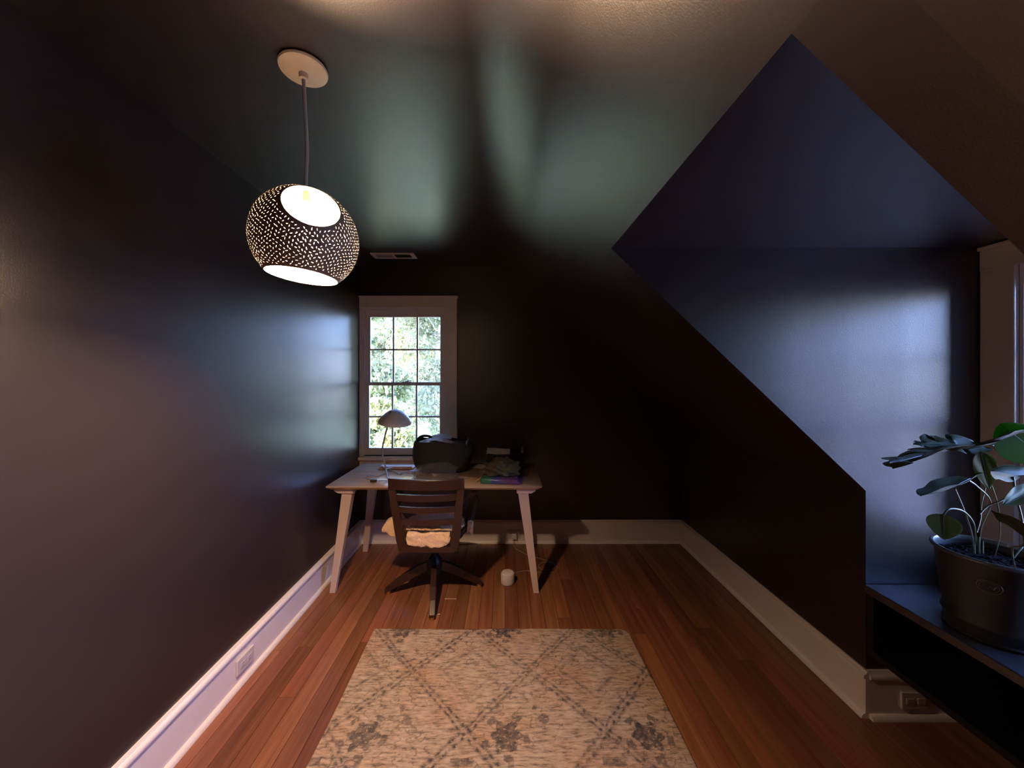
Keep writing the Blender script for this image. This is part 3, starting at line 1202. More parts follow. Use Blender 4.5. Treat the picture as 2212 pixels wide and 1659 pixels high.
# sheepskin on the seat
def fleece():
    m_ = MB()
    nx_, ny_ = 56, 44
    vs = []
    def top(u, v):
        # u across (-1..1) v front-back (-1 back .. 1 front)
        ax, ay = .205, .180
        k = (abs(u) ** 3.2 + abs(v) ** 3.2)
        h = .062 * max(0, 1 - k) ** .5
        x_ = u * ax * (1 + .03 * math.sin(5 * v + 1))
        y_ = v * ay + .012
        n_ = noise.noise(Vector((x_ * 26, y_ * 26, 2))) * .010 + noise.noise(Vector((x_ * 60, y_ * 60, 5))) * .006
        return Vector((x_, y_, .444 + h + (n_ if k < 1 else 0) * min(1, h * 40)))
    for j in range(ny_ + 1):
        for i in range(nx_ + 1):
            u, v = i / nx_ * 2 - 1, j / ny_ * 2 - 1
            # square -> superellipse
            uu = u * math.sqrt(1 - v * v * .28)
            vv = v * math.sqrt(1 - u * u * .28)
            vs.append(top(uu, vv))
    w_ = nx_ + 1
    nT = len(vs)
    for j in range(ny_ + 1):
        for i in range(nx_ + 1):
            p = vs[j * w_ + i]
            vs.append(Vector((p.x * .97, p.y * .97, .443)))
    fs = []
    for j in range(ny_):
        for i in range(nx_):
            a = j * w_ + i
            fs.append((a, a + 1, a + w_ + 1, a + w_))
            a += nT
            fs.append((a, a + w_, a + w_ + 1, a + 1))
    per = [i for i in range(w_)] + [j * w_ + nx_ for j in range(1, ny_ + 1)] + [ny_ * w_ + i for i in range(nx_ - 1, -1, -1)] + [j * w_ for j in range(ny_ - 1, 0, -1)]
    for i in range(len(per)):
        a, b = per[i], per[(i + 1) % len(per)]
        fs.append((b, a, a + nT, b + nT))
    m_.add(vs, fs)
    return m_


fl = thing('sheepskin_throw', 'fluffy tan sheepskin folded over the seat of the desk chair', 'sheepskin', (CX, CY, .443))
ob = fleece()
ob.v = [(v[0], v[1], v[2] - .443) for v in ob.v]
hide = ob.build('hide', M['fleece'], fl, smooth=True, ang=180)


def flap(pts_out, name, y0, thick):
    """draped flap: outline in XZ plane (local to fl), small thickness with wool lumps"""
    bm = bmesh.new()
    vs_ = [bm.verts.new((p[0], y0, p[1])) for p in pts_out]
    f = bm.faces.new(vs_)
    r_ = bmesh.ops.extrude_face_region(bm, geom=[f])
    for v in [g_ for g_ in r_['geom'] if isinstance(g_, bmesh.types.BMVert)]:
        v.co.y += thick
    bmesh.ops.triangulate(bm, faces=bm.faces[:])
    for _ in range(3):
        bmesh.ops.subdivide_edges(bm, edges=bm.edges[:], cuts=1, use_grid_fill=True)
        bmesh.ops.smooth_vert(bm, verts=bm.verts[:], factor=.25, use_axis_x=True, use_axis_y=True, use_axis_z=True)
    for v in bm.verts:
        v.co += noise.noise_vector(v.co * 22) * .010 + noise.noise_vector(v.co * 60) * .004
    me = bpy.data.meshes.new(name)
    bmesh.ops.recalc_face_normals(bm, faces=bm.faces[:])
    bm.to_mesh(me)
    bm.free()
    me.shade_smooth()
    me.materials.append(M['fleece'])
    o = bpy.data.objects.new(name, me)
    C.objects.link(o)
    o.parent = fl
    return o


flap([(-.255, .10), (-.21, .06), (-.205, -.03), (-.225, -.055), (-.30, -.05), (-.355, .0), (-.345, .03)], 'draped_edge', -.06, .10)
flap([(.235, .045), (.27, .035), (.275, -.01), (.262, -.06), (.245, -.02), (.232, -.045), (.225, .0)], 'draped_edge', -.02, .06)
flap([(-.142, .052), (-.10, .056), (-.05, .046), (.02, .053), (.09, .050), (.140, .052), (.143, .0), (.12, -.040), (.04, -.052), (-.05, -.046), (-.12, -.040), (-.143, -.010)], 'draped_edge', -.224, .036)
# wool tufts: many small curls joined as one part
tv, tf = [], []
tr_ = random.Random(5)
hv = [Vector(v.co) for v in hide.data.vertices[:57 * 45]]
for k in range(2600):
    p = tr_.choice(hv).copy()
    if p.z < .004 and tr_.random() < .4:
        continue
    p += Vector((tr_.uniform(-.004, .004), tr_.uniform(-.004, .004), -.001))
    d = Vector((p.x * 2.5, p.y * 2.5 - .15, .25 + p.z * 9)) + Vector((tr_.uniform(-1, 1), tr_.uniform(-1, 1), tr_.uniform(-1, 1))) * .8
    d.normalize()
    q = d.orthogonal().normalized() * .0022
    q2 = d.cross(q)
    e_ = p + d * tr_.uniform(.007, .014)
    o = len(tv)
    tv += [p + q, p - q * .5 + q2 * .9, p - q * .5 - q2 * .9, e_]
    tf += [(o, o + 1, o + 3), (o + 1, o + 2, o + 3), (o + 2, o, o + 3)]
tag(MB().add(tv, tf).build('wool', M['fleece'], fl, smooth=True), kind='stuff')


# ------------------------------------------------------------------ things on the desk
# desk lamp
lampx, lampy = -.935, 2.96
dl = thing('desk_lamp', 'white hat-shaped desk lamp with a thin bent stem, in front of the window', 'lamp', (lampx, lampy, TZ))


def L(px, py, Y):
    return P(px, py, Y) - Vector((lampx, lampy, TZ))


def LZ(px, py, z=TZ + .003):
    return PZ(px, py, z) - Vector((lampx, lampy, TZ))


stem = catmull([L(835, 1022, 2.93), L(831, 1000, 2.95), L(827, 985, 2.96), L(826, 968, 2.96), L(832, 940, 2.96), L(837, 920, 2.96), L(842, 896, 2.96)], 5)
MB().tube(stem, .0058, 8).build('stem', M['wire'], dl, smooth=True)
hubp = stem[2]
for (px, py) in ((817, 1003), (851, 1011), (838, 1034)):
    q = LZ(px, py, TZ + .005)
    MB().tube([hubp, (hubp + q) / 2 + Vector((0, 0, .004)), q], .0035, 6).build('prong', M['wire'], dl, smooth=True)
q = LZ(850, 1011, TZ + .008)
MB().tube([q + Vector((-.012, -.012, 0)), q + Vector((.010, .010, .002))], .0062, 8).build('foot_cap', M['plastic_white'], dl, smooth=True)
sc_ = L(854, 903, 2.96)
prof = [(0, .070), (.022, .068), (.045, .058), (.075, .036), (.105, .008), (.122, -.016), (.128, -.034), (.126, -.040),
        (.122, -.034), (.100, .004), (.072, .030), (.042, .052), (.020, .061), (0, .063)]
hat = MB().lathe(prof, (0, 0, 0), 48)
mt = Matrix.Translation(sc_) @ Matrix.Rotation(R(6), 4, 'Y') @ Matrix.Rotation(R(8), 4, 'X')
hat.v = [tuple(mt @ Vector(v)) for v in hat.v]
hat.build('shade', M['shadelamp'], dl, smooth=True, ang=60)
a_ = mt @ Vector((-.030, -.040, .053))
pegm = MB().box((-.008, -.006, -.018), (.008, .006, .012), .002, Matrix.Translation(a_) @ Matrix.Rotation(R(12), 4, 'Y') @ Matrix.Rotation(R(-25), 4, 'X'))
pegm.build('wooden_peg', M['peg'], dl)
zc_ = TZ + .004
cpts = [PZ(x_, y_, zc_) for x_, y_ in ((838, 1032), (838, 1038), (828, 1038), (816, 1038.5))]
cpts = [p - Vector((lampx, lampy, TZ)) for p in cpts]
MB().tube(catmull(cpts, 6), .0028, 6).build('cord', M['cablegrey'], dl, smooth=True)
pts = [(799, 1036), (792, 1034), (789, 1030), (793, 1027), (803, 1027), (815, 1029), (825, 1025), (833, 1023), (840, 1027), (839, 1036), (833, 1042), (826, 1044)]
MB().tube(catmull([PZ(x_, y_, zc_ + .001) - Vector((lampx, lampy, TZ)) for x_, y_ in pts], 6), .0026, 6).build('cord', M['cablegrey'], dl, smooth=True)
pts = [(834, 1020), (842, 1018), (850, 1019), (860, 1024), (872, 1021), (885, 1019), (897, 1019)]
MB().tube(catmull([PZ(x_, y_, zc_ + .001) - Vector((lampx, lampy, TZ)) for x_, y_ in pts], 6), .0026, 6).build('cord', M['cablegrey'], dl, smooth=True)
q = PZ(807, 1041, TZ) - Vector((lampx, lampy, TZ))
MB().box((q.x - .022, q.y - .013, .001), (q.x + .022, q.y + .013, .020), .004).build('inline_switch', M['switch'], dl)

# second cable lying on the desk
pts = [(819, 1001), (826, 1007), (836, 1012), (846, 1016), (856, 1020), (866, 1026), (876, 1022), (890, 1024), (896, 1029)]
tag(MB().tube(catmull([PZ(x_, y_, TZ + .009) for x_, y_ in pts], 6), .0028, 6).build('charging_cable', M['wire'], None, smooth=True),
    'loose grey cable lying across the desk behind the lamp foot', 'cable')

# white flat tray
ty0, ty1 = 3.03, 3.15
tray = thing('flat_tray', 'slim white tray with a tan front strip, lying on the desk beside the lamp', 'tray', (-.885, 3.09, TZ))
m_ = MB().box((-.145, -.045, .001), (.145, .055, .014), .002)
m_.build('tray_body', M['plastic_white'], tray)
MB().box((-.135, -.049, .002), (.135, -.045, .022), .001).build('front_strip', M['paperpink'], tray)

# felt basket
BXc, BYc = -.498, 3.03
bk = thing('felt_basket', 'large dark olive felt basket full of papers, on the desk', 'basket', (BXc, BYc, TZ))
sg = 64


def bring(a, b, z, p=.62):
    o = []
    for k in range(sg):
        t = 2 * PI * k / sg
        c_, s_ = math.cos(t), math.sin(t)
        o.append((a * abs(c_) ** p * (1 if c_ > 0 else -1), b * abs(s_) ** p * (1 if s_ > 0 else -1), z))
    return o


lay = [bring(.170, .115, .001), bring(.195, .130, .012), bring(.222, .148, .06), bring(.234, .158, .12), bring(.232, .158, .18), bring(.222, .152, .232), bring(.216, .148, .246),
       bring(.207, .140, .246), bring(.213, .143, .230), bring(.222, .148, .18), bring(.222, .148, .12), bring(.210, .138, .06), bring(.180, .118, .016)]
vs = []
for i, rg in enumerate(lay):
    for (x_, y_, z_) in rg:
        dz = .006 * math.sin(x_ * 22 + 1) + .005 * math.sin(y_ * 30)
        w_ = max(0, (z_ - .15) / .1)
        vs.append((x_ + .004 * noise.noise(Vector((x_ * 9, y_ * 9, z_ * 9))), y_ + .004 * noise.noise(Vector((x_ * 9, y_ * 9 + 4, z_ * 9))), z_ + dz * w_ - .012 * w_ * (x_ > 0)))
fs = [tuple(range(sg - 1, -1, -1)), tuple((len(lay) - 1) * sg + k for k in range(sg))]
for i in range(len(lay) - 1):
    fs += [(i * sg + k, i * sg + (k + 1) % sg, (i + 1) * sg + (k + 1) % sg, (i + 1) * sg + k) for k in range(sg)]
MB().add(vs, fs).build('basket_body', M['felt'], bk, smooth=True, ang=60)
MB().tube(catmull([(-.20, -.05, .236), (-.185, -.02, .262), (-.165, .02, .270), (-.13, .06, .262), (-.10, .10, .242)], 5), [.008] + [.011] * 19 + [.008], 8).build('handle', M['felt'], bk, smooth=True)
MB().tube(catmull([(.222, -.03, .205), (.244, -.01, .215), (.246, .02, .205), (.226, .04, .19)], 5), .008, 8).build('handle', M['felt'], bk, smooth=True)


def sheet(name, label, cat, c, sx, sy, rot, m, curl=.01, group=None, th=.0008):
    n = 8
    vs = []
    for s_ in (0, 1):
        for j in range(n + 1):
            for i in range(n + 1):
                u, v = i / n - .5, j / n - .5
                vs.append((u * sx, v * sy, curl * (math.cos(u * 5) + .5 * math.sin(v * 7 + u * 3)) + s_ * th))
    fs = []
    w_ = n + 1
    for j in range(n):
        for i in range(n):
            a = j * w_ + i
            fs.append((a + w_, a + w_ + 1, a + 1, a))
            a += w_ * w_
            fs.append((a, a + 1, a + w_ + 1, a + w_))
    per = [i for i in range(w_)] + [j * w_ + n for j in range(1, w_)] + [n * w_ + i for i in range(n - 1, -1, -1)] + [j * w_ for j in range(n - 1, 0, -1)]
    for i in range(len(per)):
        a, b = per[i], per[(i + 1) % len(per)]
        fs.append((a, b, b + w_ * w_, a + w_ * w_))
    o = MB().add(vs, fs).build(name, m, None, smooth=True, ang=60)
    o.location = c
    o.rotation_euler = [R(r_) for r_ in rot]
    return tag(o, label, cat, group)


bz = TZ + .235
sheet('paper_sheet', 'white sheet of paper sticking out at the left of the felt basket', 'paper', (BXc - .10, BYc - .03, bz - .002), .17, .12, (8, -9, 12), M['paper'])
sheet('paper_sheet', 'brown kraft paper lying on top in the felt basket', 'paper', (BXc - .005, BYc - .07, bz + .012), .19, .11, (4, 5, -14), M['paperpink'])
sheet('paper_sheet', 'pale grey bag of film lying at the back of the felt basket', 'paper', (BXc - .02, BYc + .06, bz + .022), .16, .10, (14, -4, 6), M['paper'], .008)
for i, (ax, ay, az, rx, ry, w_, h_, lb) in enumerate((
        (.040, -.02, -.004, 12, 8, .055, .04, 'small white card at the middle of the felt basket'),
        (.02, -.07, -.010, -8, 12, .05, .03, 'small white note standing before the others in the felt basket'),
        (.075, -.085, -.020, 10, 4, .05, .03, 'small white scrap near the right front of the felt basket'),
        (.125, -.075, -.026, 5, -8, .06, .03, 'small pinkish scrap at the right end inside the felt basket'))):
    o = MB().box((-w_ / 2, -h_ / 2, 0), (w_ / 2, h_ / 2, .007), .001).build('small_card', M['paper'])
    o.location = (BXc + ax, BYc + ay, bz + az)
    o.rotation_euler = (R(rx), R(ry), R(i * 23))
    tag(o, lb, 'card')
o = MB().box((-.18, -.10, 0), (.18, .10, .20), .01).build('paper_stack', mat('dark_folder', (.02, .016, .02), .5))
o.location = (BXc, BYc, TZ + .02)
tag(o, 'dark folders filling the inside of the felt basket', 'folders')
tag(MB().box((BXc + .195, BYc - .10, TZ + .19), (BXc + .203, BYc + .06, TZ + .248), .001).build('grey_card', mat('grey_card', (.3, .28, .29), .6)),
    'upright grey card edge at the right rim of the felt basket', 'card')


# crumpled clear plastic in front of the basket
def crumple(name, label, cat, c, a, b, h, m, amp, fr, seed, flat=False, sub=4, smooth=False):
    bm = bmesh.new()
    bmesh.ops.create_icosphere(bm, subdivisions=sub, radius=1)
    for v in bm.verts:
        p = v.co.copy()
        n1 = noise.noise(p * fr + Vector((seed, 0, 0)))
        n2 = abs(noise.noise(p * fr * 2.1 + Vector((0, seed, 0))))
        k = 1 + amp * (n1 * 1.2 + n2)
        z = p.z
        if z < -.15:
            z = -.15 + (z + .15) * .08
        v.co = Vector((p.x * a * k, p.y * b * k, (z + .23) * h * (k if z > 0 else 1) / 1.2))
    zm = min(v.co.z for v in bm.verts)
    for v in bm.verts:
        v.co.z -= zm
    me = bpy.data.meshes.new(name)
    bm.to_mesh(me)
    bm.free()
    if smooth:
        me.shade_smooth()
    me.materials.append(m)
    o = bpy.data.objects.new(name, me)
    C.objects.link(o)
    o.location = c
    return tag(o, label, cat)


crumple('plastic_bag', 'crumpled clear plastic bag lying on the desk behind the chair back', 'plastic bag',
        (-.52, 2.745, TZ + .001), .165, .10, .105, M['film'], .35, 2.6, 4.0, sub=3)

# black bin at the right
bin_ = thing('black_bin', 'black open bin holding paper, at the right rear of the desk', 'bin', (.005, 3.10, TZ))
m_ = MB()
bw, bd, bh, tt = .155, .085, .140, .004
m_.box((-bw, -bd, .001), (bw, bd, .006))
m_.box((-bw, -bd, .006), (bw, -bd + tt, bh - .018))
m_.box((-bw, bd - tt, .006), (bw, bd, bh))
m_.box((bw - tt, -bd + tt, .006), (bw, bd - tt, bh))
m_.build('bin_body', M['blackbin'], bin_)
tag(MB().box((-bw - .001, -bd + tt, .006), (-bw + tt, bd - tt, bh + .004), .001).build('end_wall', mat('bin_edge_shine', (.10, .095, .10), .3), bin_), 'end wall with its shine painted grey')  # shine on the black plastic edge, put in as a grey base colour
sheet('paper_sheet', 'white sheet leaning inside the black bin', 'paper', (-.050, 3.10, TZ + .135), .19, .05, (70, 3, 0), M['paper'], .003)
o = MB().add([(-.012, 0, 0), (.012, 0, 0), (.002, .0, .065), (-.012, .004, 0), (.012, .004, 0), (.002, .004, .065)],
             [(0, 1, 2), (5, 4, 3), (0, 3, 4, 1), (1, 4, 5, 2), (2, 5, 3, 0)]).build('paper_corner', M['paper'])
o.location = (.145, 3.12, TZ + .115)
tag(o, 'pointed white paper corner sticking up at the right of the black bin', 'paper')
o = MB().box((-.10, -.055, 0), (.13, .06, .105), .006).build('dark_pouch', M['blackbin'])
o.location = (.005, 3.10, TZ + .008)
tag(o, 'black pouch filling the bottom of the black bin', 'pouch')

# rainbow pouch with strap, olive cloth on top
def rainbow():
    m = mat('iridescent_vinyl', (.1, .1, .3), .25)
    n = m.node_tree.nodes
    l = m.node_tree.links
    tc = n.new('ShaderNodeTexCoord')
    sp = n.new('ShaderNodeSeparateXYZ')
    l.new(tc.outputs['Object'], sp.inputs[0])
    mr = n.new('ShaderNodeMapRange')
    mr.inputs[1].default_value = -.13
    mr.inputs[2].default_value = .13
    l.new(sp.outputs[0], mr.inputs[0])
    cr = n.new('ShaderNodeValToRGB')
    e = cr.color_ramp.elements
    e[0].color = (.035, .15, .08, 1)
    e[1].color = (.16, .06, .22, 1)
    for p, c in ((.25, (.035, .17, .11, 1)), (.33, (.04, .09, .28, 1)), (.55, (.09, .065, .20, 1)), (.8, (.13, .055, .13, 1))):
        q = e.new(p)
        q.color = c
    l.new(mr.outputs[0], cr.inputs[0])
    l.new(cr.outputs[0], n['Principled BSDF'].inputs['Base Color'])
    return m


po = thing('rainbow_pouch', 'flat shiny pouch fading from green to purple, at the front right of the desk', 'pouch', (-.03, 2.705, TZ), R(-6))
m_ = MB().box((-.135, -.095, .001), (.135, .095, .040), .014)
m_.v = [(x_ + (.02 if z_ < .02 else 0) * (x_ > 0), y_, z_ + .004 * math.sin(x_ * 30)*(z_ > .02)) for x_, y_, z_ in m_.v]
m_.build('pouch_body', rainbow(), po, smooth=True, ang=60)
MB().tube(catmull([(-.11, -.03, .036), (-.14, -.05, .028), (-.165, -.04, .010), (-.16, .01, .006), (-.135, .04, .018), (-.09, .045, .038), (-.07, .02, .040)], 6), .007, 8, flat=.6).build('strap', M['orangecord'], po, smooth=True)
crumple('olive_cap', 'crumpled olive green cloth lying on the rainbow pouch', 'cloth', (-.020, 2.75, TZ + .043), (.115), .080, .088, M['olive'], .5, 2.8, 9.3, smooth=True)
sheet('paper_sheet', 'loose pale sheet lying between the basket and the black bin', 'paper', (-.20, 3.12, TZ + .004), .12, .13, (0, 0, -20), M['paper'], .0012)

# ------------------------------------------------------------------ speaker puck on the floor
sp_ = thing('smart_speaker', 'small white round fabric speaker standing on the floor under the desk', 'speaker', (.022, 2.71, 0))
MB().lathe([(0, .0), (.044, .0), (.047, .003), (.049, .010), (.049, .062), (.047, .072), (.041, .080), (.030, .083), (0, .084)], (0, 0, 0), 40).build(
    'body', mat('speckled_white_fabric', (.66, .62, .60), .7, bump=.6, bscale=300, var=.12, vscale=150), sp_, smooth=True)
pts = [(1110, 1238), (1120, 1236), (1135, 1233), (1150, 1234), (1165, 1236), (1180, 1237.5), (1195, 1235.5), (1203, 1230), (1203, 1223),
       (1195, 1218), (1180, 1214), (1168, 1217), (1163, 1223), (1168, 1229), (1180, 1231.5), (1192, 1229), (1198, 1224), (1196, 1217), (1185, 1212), (1165, 1206), (1140, 1199), (1122, 1190), (1112, 1183)]
tag(MB().tube(catmull([PZ(x_, y_, .0035) for x_, y_ in pts] + [Vector((.085, 3.325, .02)), Vector((.085, 3.325, .05))], 6), .0024, 6).build('speaker_cable', M['wire'], None, smooth=True),
    'thin white cable looping over the floor from the round speaker to the outlet', 'cable')
pl = MB().box((.062, 3.310, .050), (.108, 3.344, .100), .005).build('power_plug', M['plastic_white'])
tag(pl, 'small white plug in the outlet of the far baseboard', 'plug')


# ------------------------------------------------------------------ rug
def rug():
    X0, X1, Y0, Y1 = -.760, .728, -.20, 2.208
    nx_, ny_ = 330, 500
    xs = np.linspace(X0, X1, nx_ + 1)
    ys = np.linspace(Y0, Y1, ny_ + 1)
    gx, gy = np.meshgrid(xs, ys)
    r = np.random.default_rng(4)

    def fbm(s, sc):
        out = np.zeros_like(gx)
        for o in range(3):
            k = sc * 2 ** o
            ph = r.uniform(0, 6.28, (5, 3))
            an = r.uniform(0, 6.28, 5)
            for i in range(5):
                out += np.sin(gx * k * np.cos(an[i]) + gy * k * np.sin(an[i]) + ph[i, 0]) / 5 / 1.7 ** o
        return out
    jx = gx + .006 * fbm(0, 60)
    jy = gy + .006 * fbm(1, 60)
    u = (jx + .17) / .59
    v = (jy - 1.572) / .645
    dark = np.zeros_like(gx)
    for s in (1, -1):
        w = u + s * v
        d = np.abs(w - np.round(w)) * .435       # metres to the nearest lattice line
        ln = np.exp(-((d - .012) / .0078) ** 2)   # two strands
        br = .62 + .5 * np.sin((u - s * v) * 62 + 3 * fbm(2, 30))
        dark = np.maximum(dark, ln * np.clip(br, .38, 1))
    # cell coordinates: cells are diamonds centred where u+v and u-v are half-integers
    a = u + v - .5
    b = u - v - .5
    ca, cb = np.round(a), np.round(b)
    la, lb = a - ca, b - cb
    dd = np.maximum(np.abs(la), np.abs(lb))      # 0 centre .. 0.5 edge
    par = (ca + cb).astype(int) % 2
    uc = (ca + cb + 1) / 2
    vc = (ca - cb) / 2
    lx = (u - uc) * .59
    ly = (v - vc) * .645
    kind = (np.round(vc).astype(int)) % 2
    row_in = np.abs(vc - np.round(vc)) > .25      # diamonds of the half rows
    inner = np.exp(-((dd - .235) / .022) ** 2) * (.45 + .4 * fbm(3, 90))
    fl_ = np.exp(-((dd - .30) / .012) ** 2) * (.35 + .4 * fbm(4, 120))
    dark = np.maximum(dark, np.where(row_in, np.clip(inner + .6 * fl_, 0, .8), 0))
    # rosettes in the whole rows
    rr = np.hypot((lx + .125) * 1.0, (ly + .02) * .95)
    th = np.arctan2(ly + .02, lx + .125)
    ros = (rr < .058 + .013 * np.cos(6 * th) + .008 * fbm(11, 60)) * (.88 + .35 * fbm(5, 150))
    ros = np.maximum(ros, (np.abs(rr - .088) < .012) * (np.cos(5 * th + 1) > .45) * .75)
    br2 = (np.hypot(lx - .04, ly - .05) < .020 + .012 * fbm(12, 90)) * .7
    br3 = (np.hypot(lx - .0, ly - .11) < .014 + .012 * fbm(13, 90)) * .7
    sq = (np.abs(lx) < .045) * (np.abs(ly + .11) < .02) * .8
    whole = ~row_in
    dark = np.maximum(dark, np.where(whole, np.clip(np.maximum.reduce([ros, br2 * 1.0, br3 * 1.0]) * .95, 0, 1), 0))
    n2 = np.abs(fbm(6, 45))
    sq2 = ((np.abs((gx + .17 + .295) % .59 - .295) < .045) & (np.abs((gy - 1.43) % .645) < .035)) | \
          ((np.abs((gx - .02 + .295) % .59 - .295) < .012) & (np.abs((gy - 1.41) % .645) < .06))
    dark = np.maximum(dark, sq2 * (gy < 1.6) * (.55 + .35 * fbm(9, 140)))
    dark = np.maximum(dark, (n2 < .06) * (fbm(7, 12) > -.1) * .6)
    dark *= np.clip(.92 + .25 * fbm(8, 9), .62, 1)
    z = .009 + .0012 * fbm(10, 110)
    edge = np.minimum.reduce([gx - X0, X1 - gx, gy - Y0, Y1 - gy])
    z = np.where(edge < .008, .004 + z * .4, z)
    # round the far right corner
    cxr, cyr, rr_ = X1 - .045, Y1 - .045, .045
    ox_, oy_ = np.maximum(gx - cxr, 0), np.maximum(gy - cyr, 0)
    hyp = np.hypot(ox_, oy_)
    mx_ = np.maximum(ox_, oy_)
    k = np.where((ox_ > 0) & (oy_ > 0), mx_ / np.maximum(hyp, 1e-9), 1)
    gx2 = np.where((ox_ > 0) & (oy_ > 0), cxr + ox_ * k, gx) + .006 * np.sin(gy * 5)
    gy2 = np.where((ox_ > 0) & (oy_ > 0), cyr + oy_ * k, gy) + .003 * np.sin(gx * 6)
    co = np.stack([gx2, gy2, z], -1).reshape(-1, 3)
    w_ = nx_ + 1
    idx = np.arange((nx_ + 1) * (ny_ + 1)).reshape(ny_ + 1, nx_ + 1)
    q = np.stack([idx[:-1, :-1], idx[:-1, 1:], idx[1:, 1:], idx[1:, :-1]], -1).reshape(-1, 4)
    per = np.concatenate([idx[0, :], idx[1:, -1], idx[-1, -2::-1], idx[-2:0:-1, 0]])
    base = len(co)
    low = co[per].copy()
    low[:, 2] = .0006
    co = np.vstack([co, low])
    m = len(per)
    k2 = (np.arange(m) + 1) % m
    side = np.stack([per[k2], per, base + np.arange(m), base + k2], -1)
    q = np.vstack([q, side])
    me = bpy.data.meshes.new('area_rug')
    me.vertices.add(len(co))
    me.vertices.foreach_set('co', co.ravel())
    me.loops.add(q.size)
    me.loops.foreach_set('vertex_index', q.ravel())
    me.polygons.add(len(q))
    me.polygons.foreach_set('loop_start', np.arange(len(q)) * 4)
    me.polygons.foreach_set('loop_total', np.full(len(q), 4))
    me.update(calc_edges=True)
    at = me.attributes.new('dark', 'FLOAT', 'POINT')
    at.data.foreach_set('value', np.concatenate([np.clip(dark, 0, 1).ravel(), np.zeros(m)]).astype(np.float32))
    me.shade_smooth()
    me.materials.append(M['rug'])
    o = bpy.data.objects.new('area_rug', me)
    C.objects.link(o)
    return tag(o, 'faded beige rug with a dark diamond lattice on the floor boards', 'rug')


rug()

# ------------------------------------------------------------------ potted monstera on the bench
PX, PY = 1.755, 1.345
BZ = .579
M['zincrim'] = mat('pale_zinc_rim', (0.22, 0.23, 0.24), 0.35, metal=0.6)
tub = thing('zinc_tub', 'dark zinc tub with an embossed oval, standing on the dormer bench', 'planter', (PX, PY, BZ))
prof = [(.118, .001), (.124, .004), (.124, .010), (.119, .014), (.121, .045), (.1265, .050), (.1265, .058), (.122, .063), (.144, .270), (.145, .278),
        (.141, .278), (.139, .270), (.118, .060), (.112, .010)]
MB().lathe(prof, (0, 0, 0), 72).build('tub_body', M['zinc'], tub, smooth=True, ang=50)
MB().lathe([(.1405, .277), (.149, .277), (.1535, .280), (.155, .284), (.1535, .288), (.149, .291), (.144, .290), (.141, .284)], (0, 0, 0), 72, closed=True).build('rim', M['zincrim'], tub, smooth=True)
# embossed oval badge facing the camera
dd = Vector((0 - PX, 0 - PY, 0)).normalized()
ac = math.atan2(dd.y, dd.x) - R(4)


def on_tub(a, z, out=.0015):
    r_ = .122 + (z - .063) * (.022 / .207) + out
    return Vector((math.cos(a) * r_, math.sin(a) * r_, z))


emb = MB()
for sc2, rr_ in ((1.0, .0016), (.78, .0010)):
    emb.tube([on_tub(ac + .20 * sc2 * math.cos(t), .205 + .022 * sc2 * math.sin(t)) for t in [2 * PI * k / 36 for k in range(37)]], rr_, 6, cap=False)
emb.tube([on_tub(ac + .13 * t, .205 + .006 * math.sin(t * 9)) for t in [k / 12 - 1 for k in range(25)]], .0011, 6)
emb.build('embossed_oval', M['zincrim'], tub, smooth=True)
MB().lathe([(0, .257), (.05, .259), (.10, .254), (.136, .250), (.132, .20), (0, .20)], (0, 0, 0), 40).build('soil', M['soil'], tub, smooth=True)
chips = MB()
cr2 = random.Random(8)
for k in range(260):
    a, r_ = cr2.uniform(0, 2 * PI), .13 * math.sqrt(cr2.random())
    mt = Matrix.Translation((math.cos(a) * r_, math.sin(a) * r_, .258)) @ Matrix.Rotation(cr2.uniform(0, 6.28), 4, 'Z') @ Matrix.Rotation(cr2.uniform(-.5, .5), 4, 'X') @ Matrix.Rotation(cr2.uniform(-.5, .5), 4, 'Y')
    l_ = cr2.uniform(.004, .012)
    chips.box((-l_, -.003, -.002), (l_, .003, .002), 0, mt)
tag(chips.build('bark_chips', M['bark'], tub), kind='stuff')

plant = thing('potted_monstera', 'green split-leaf plant growing in the zinc tub by the dormer window', 'plant', (PX, PY, BZ + .257))
po_ = Vector((PX, PY, BZ + .257))


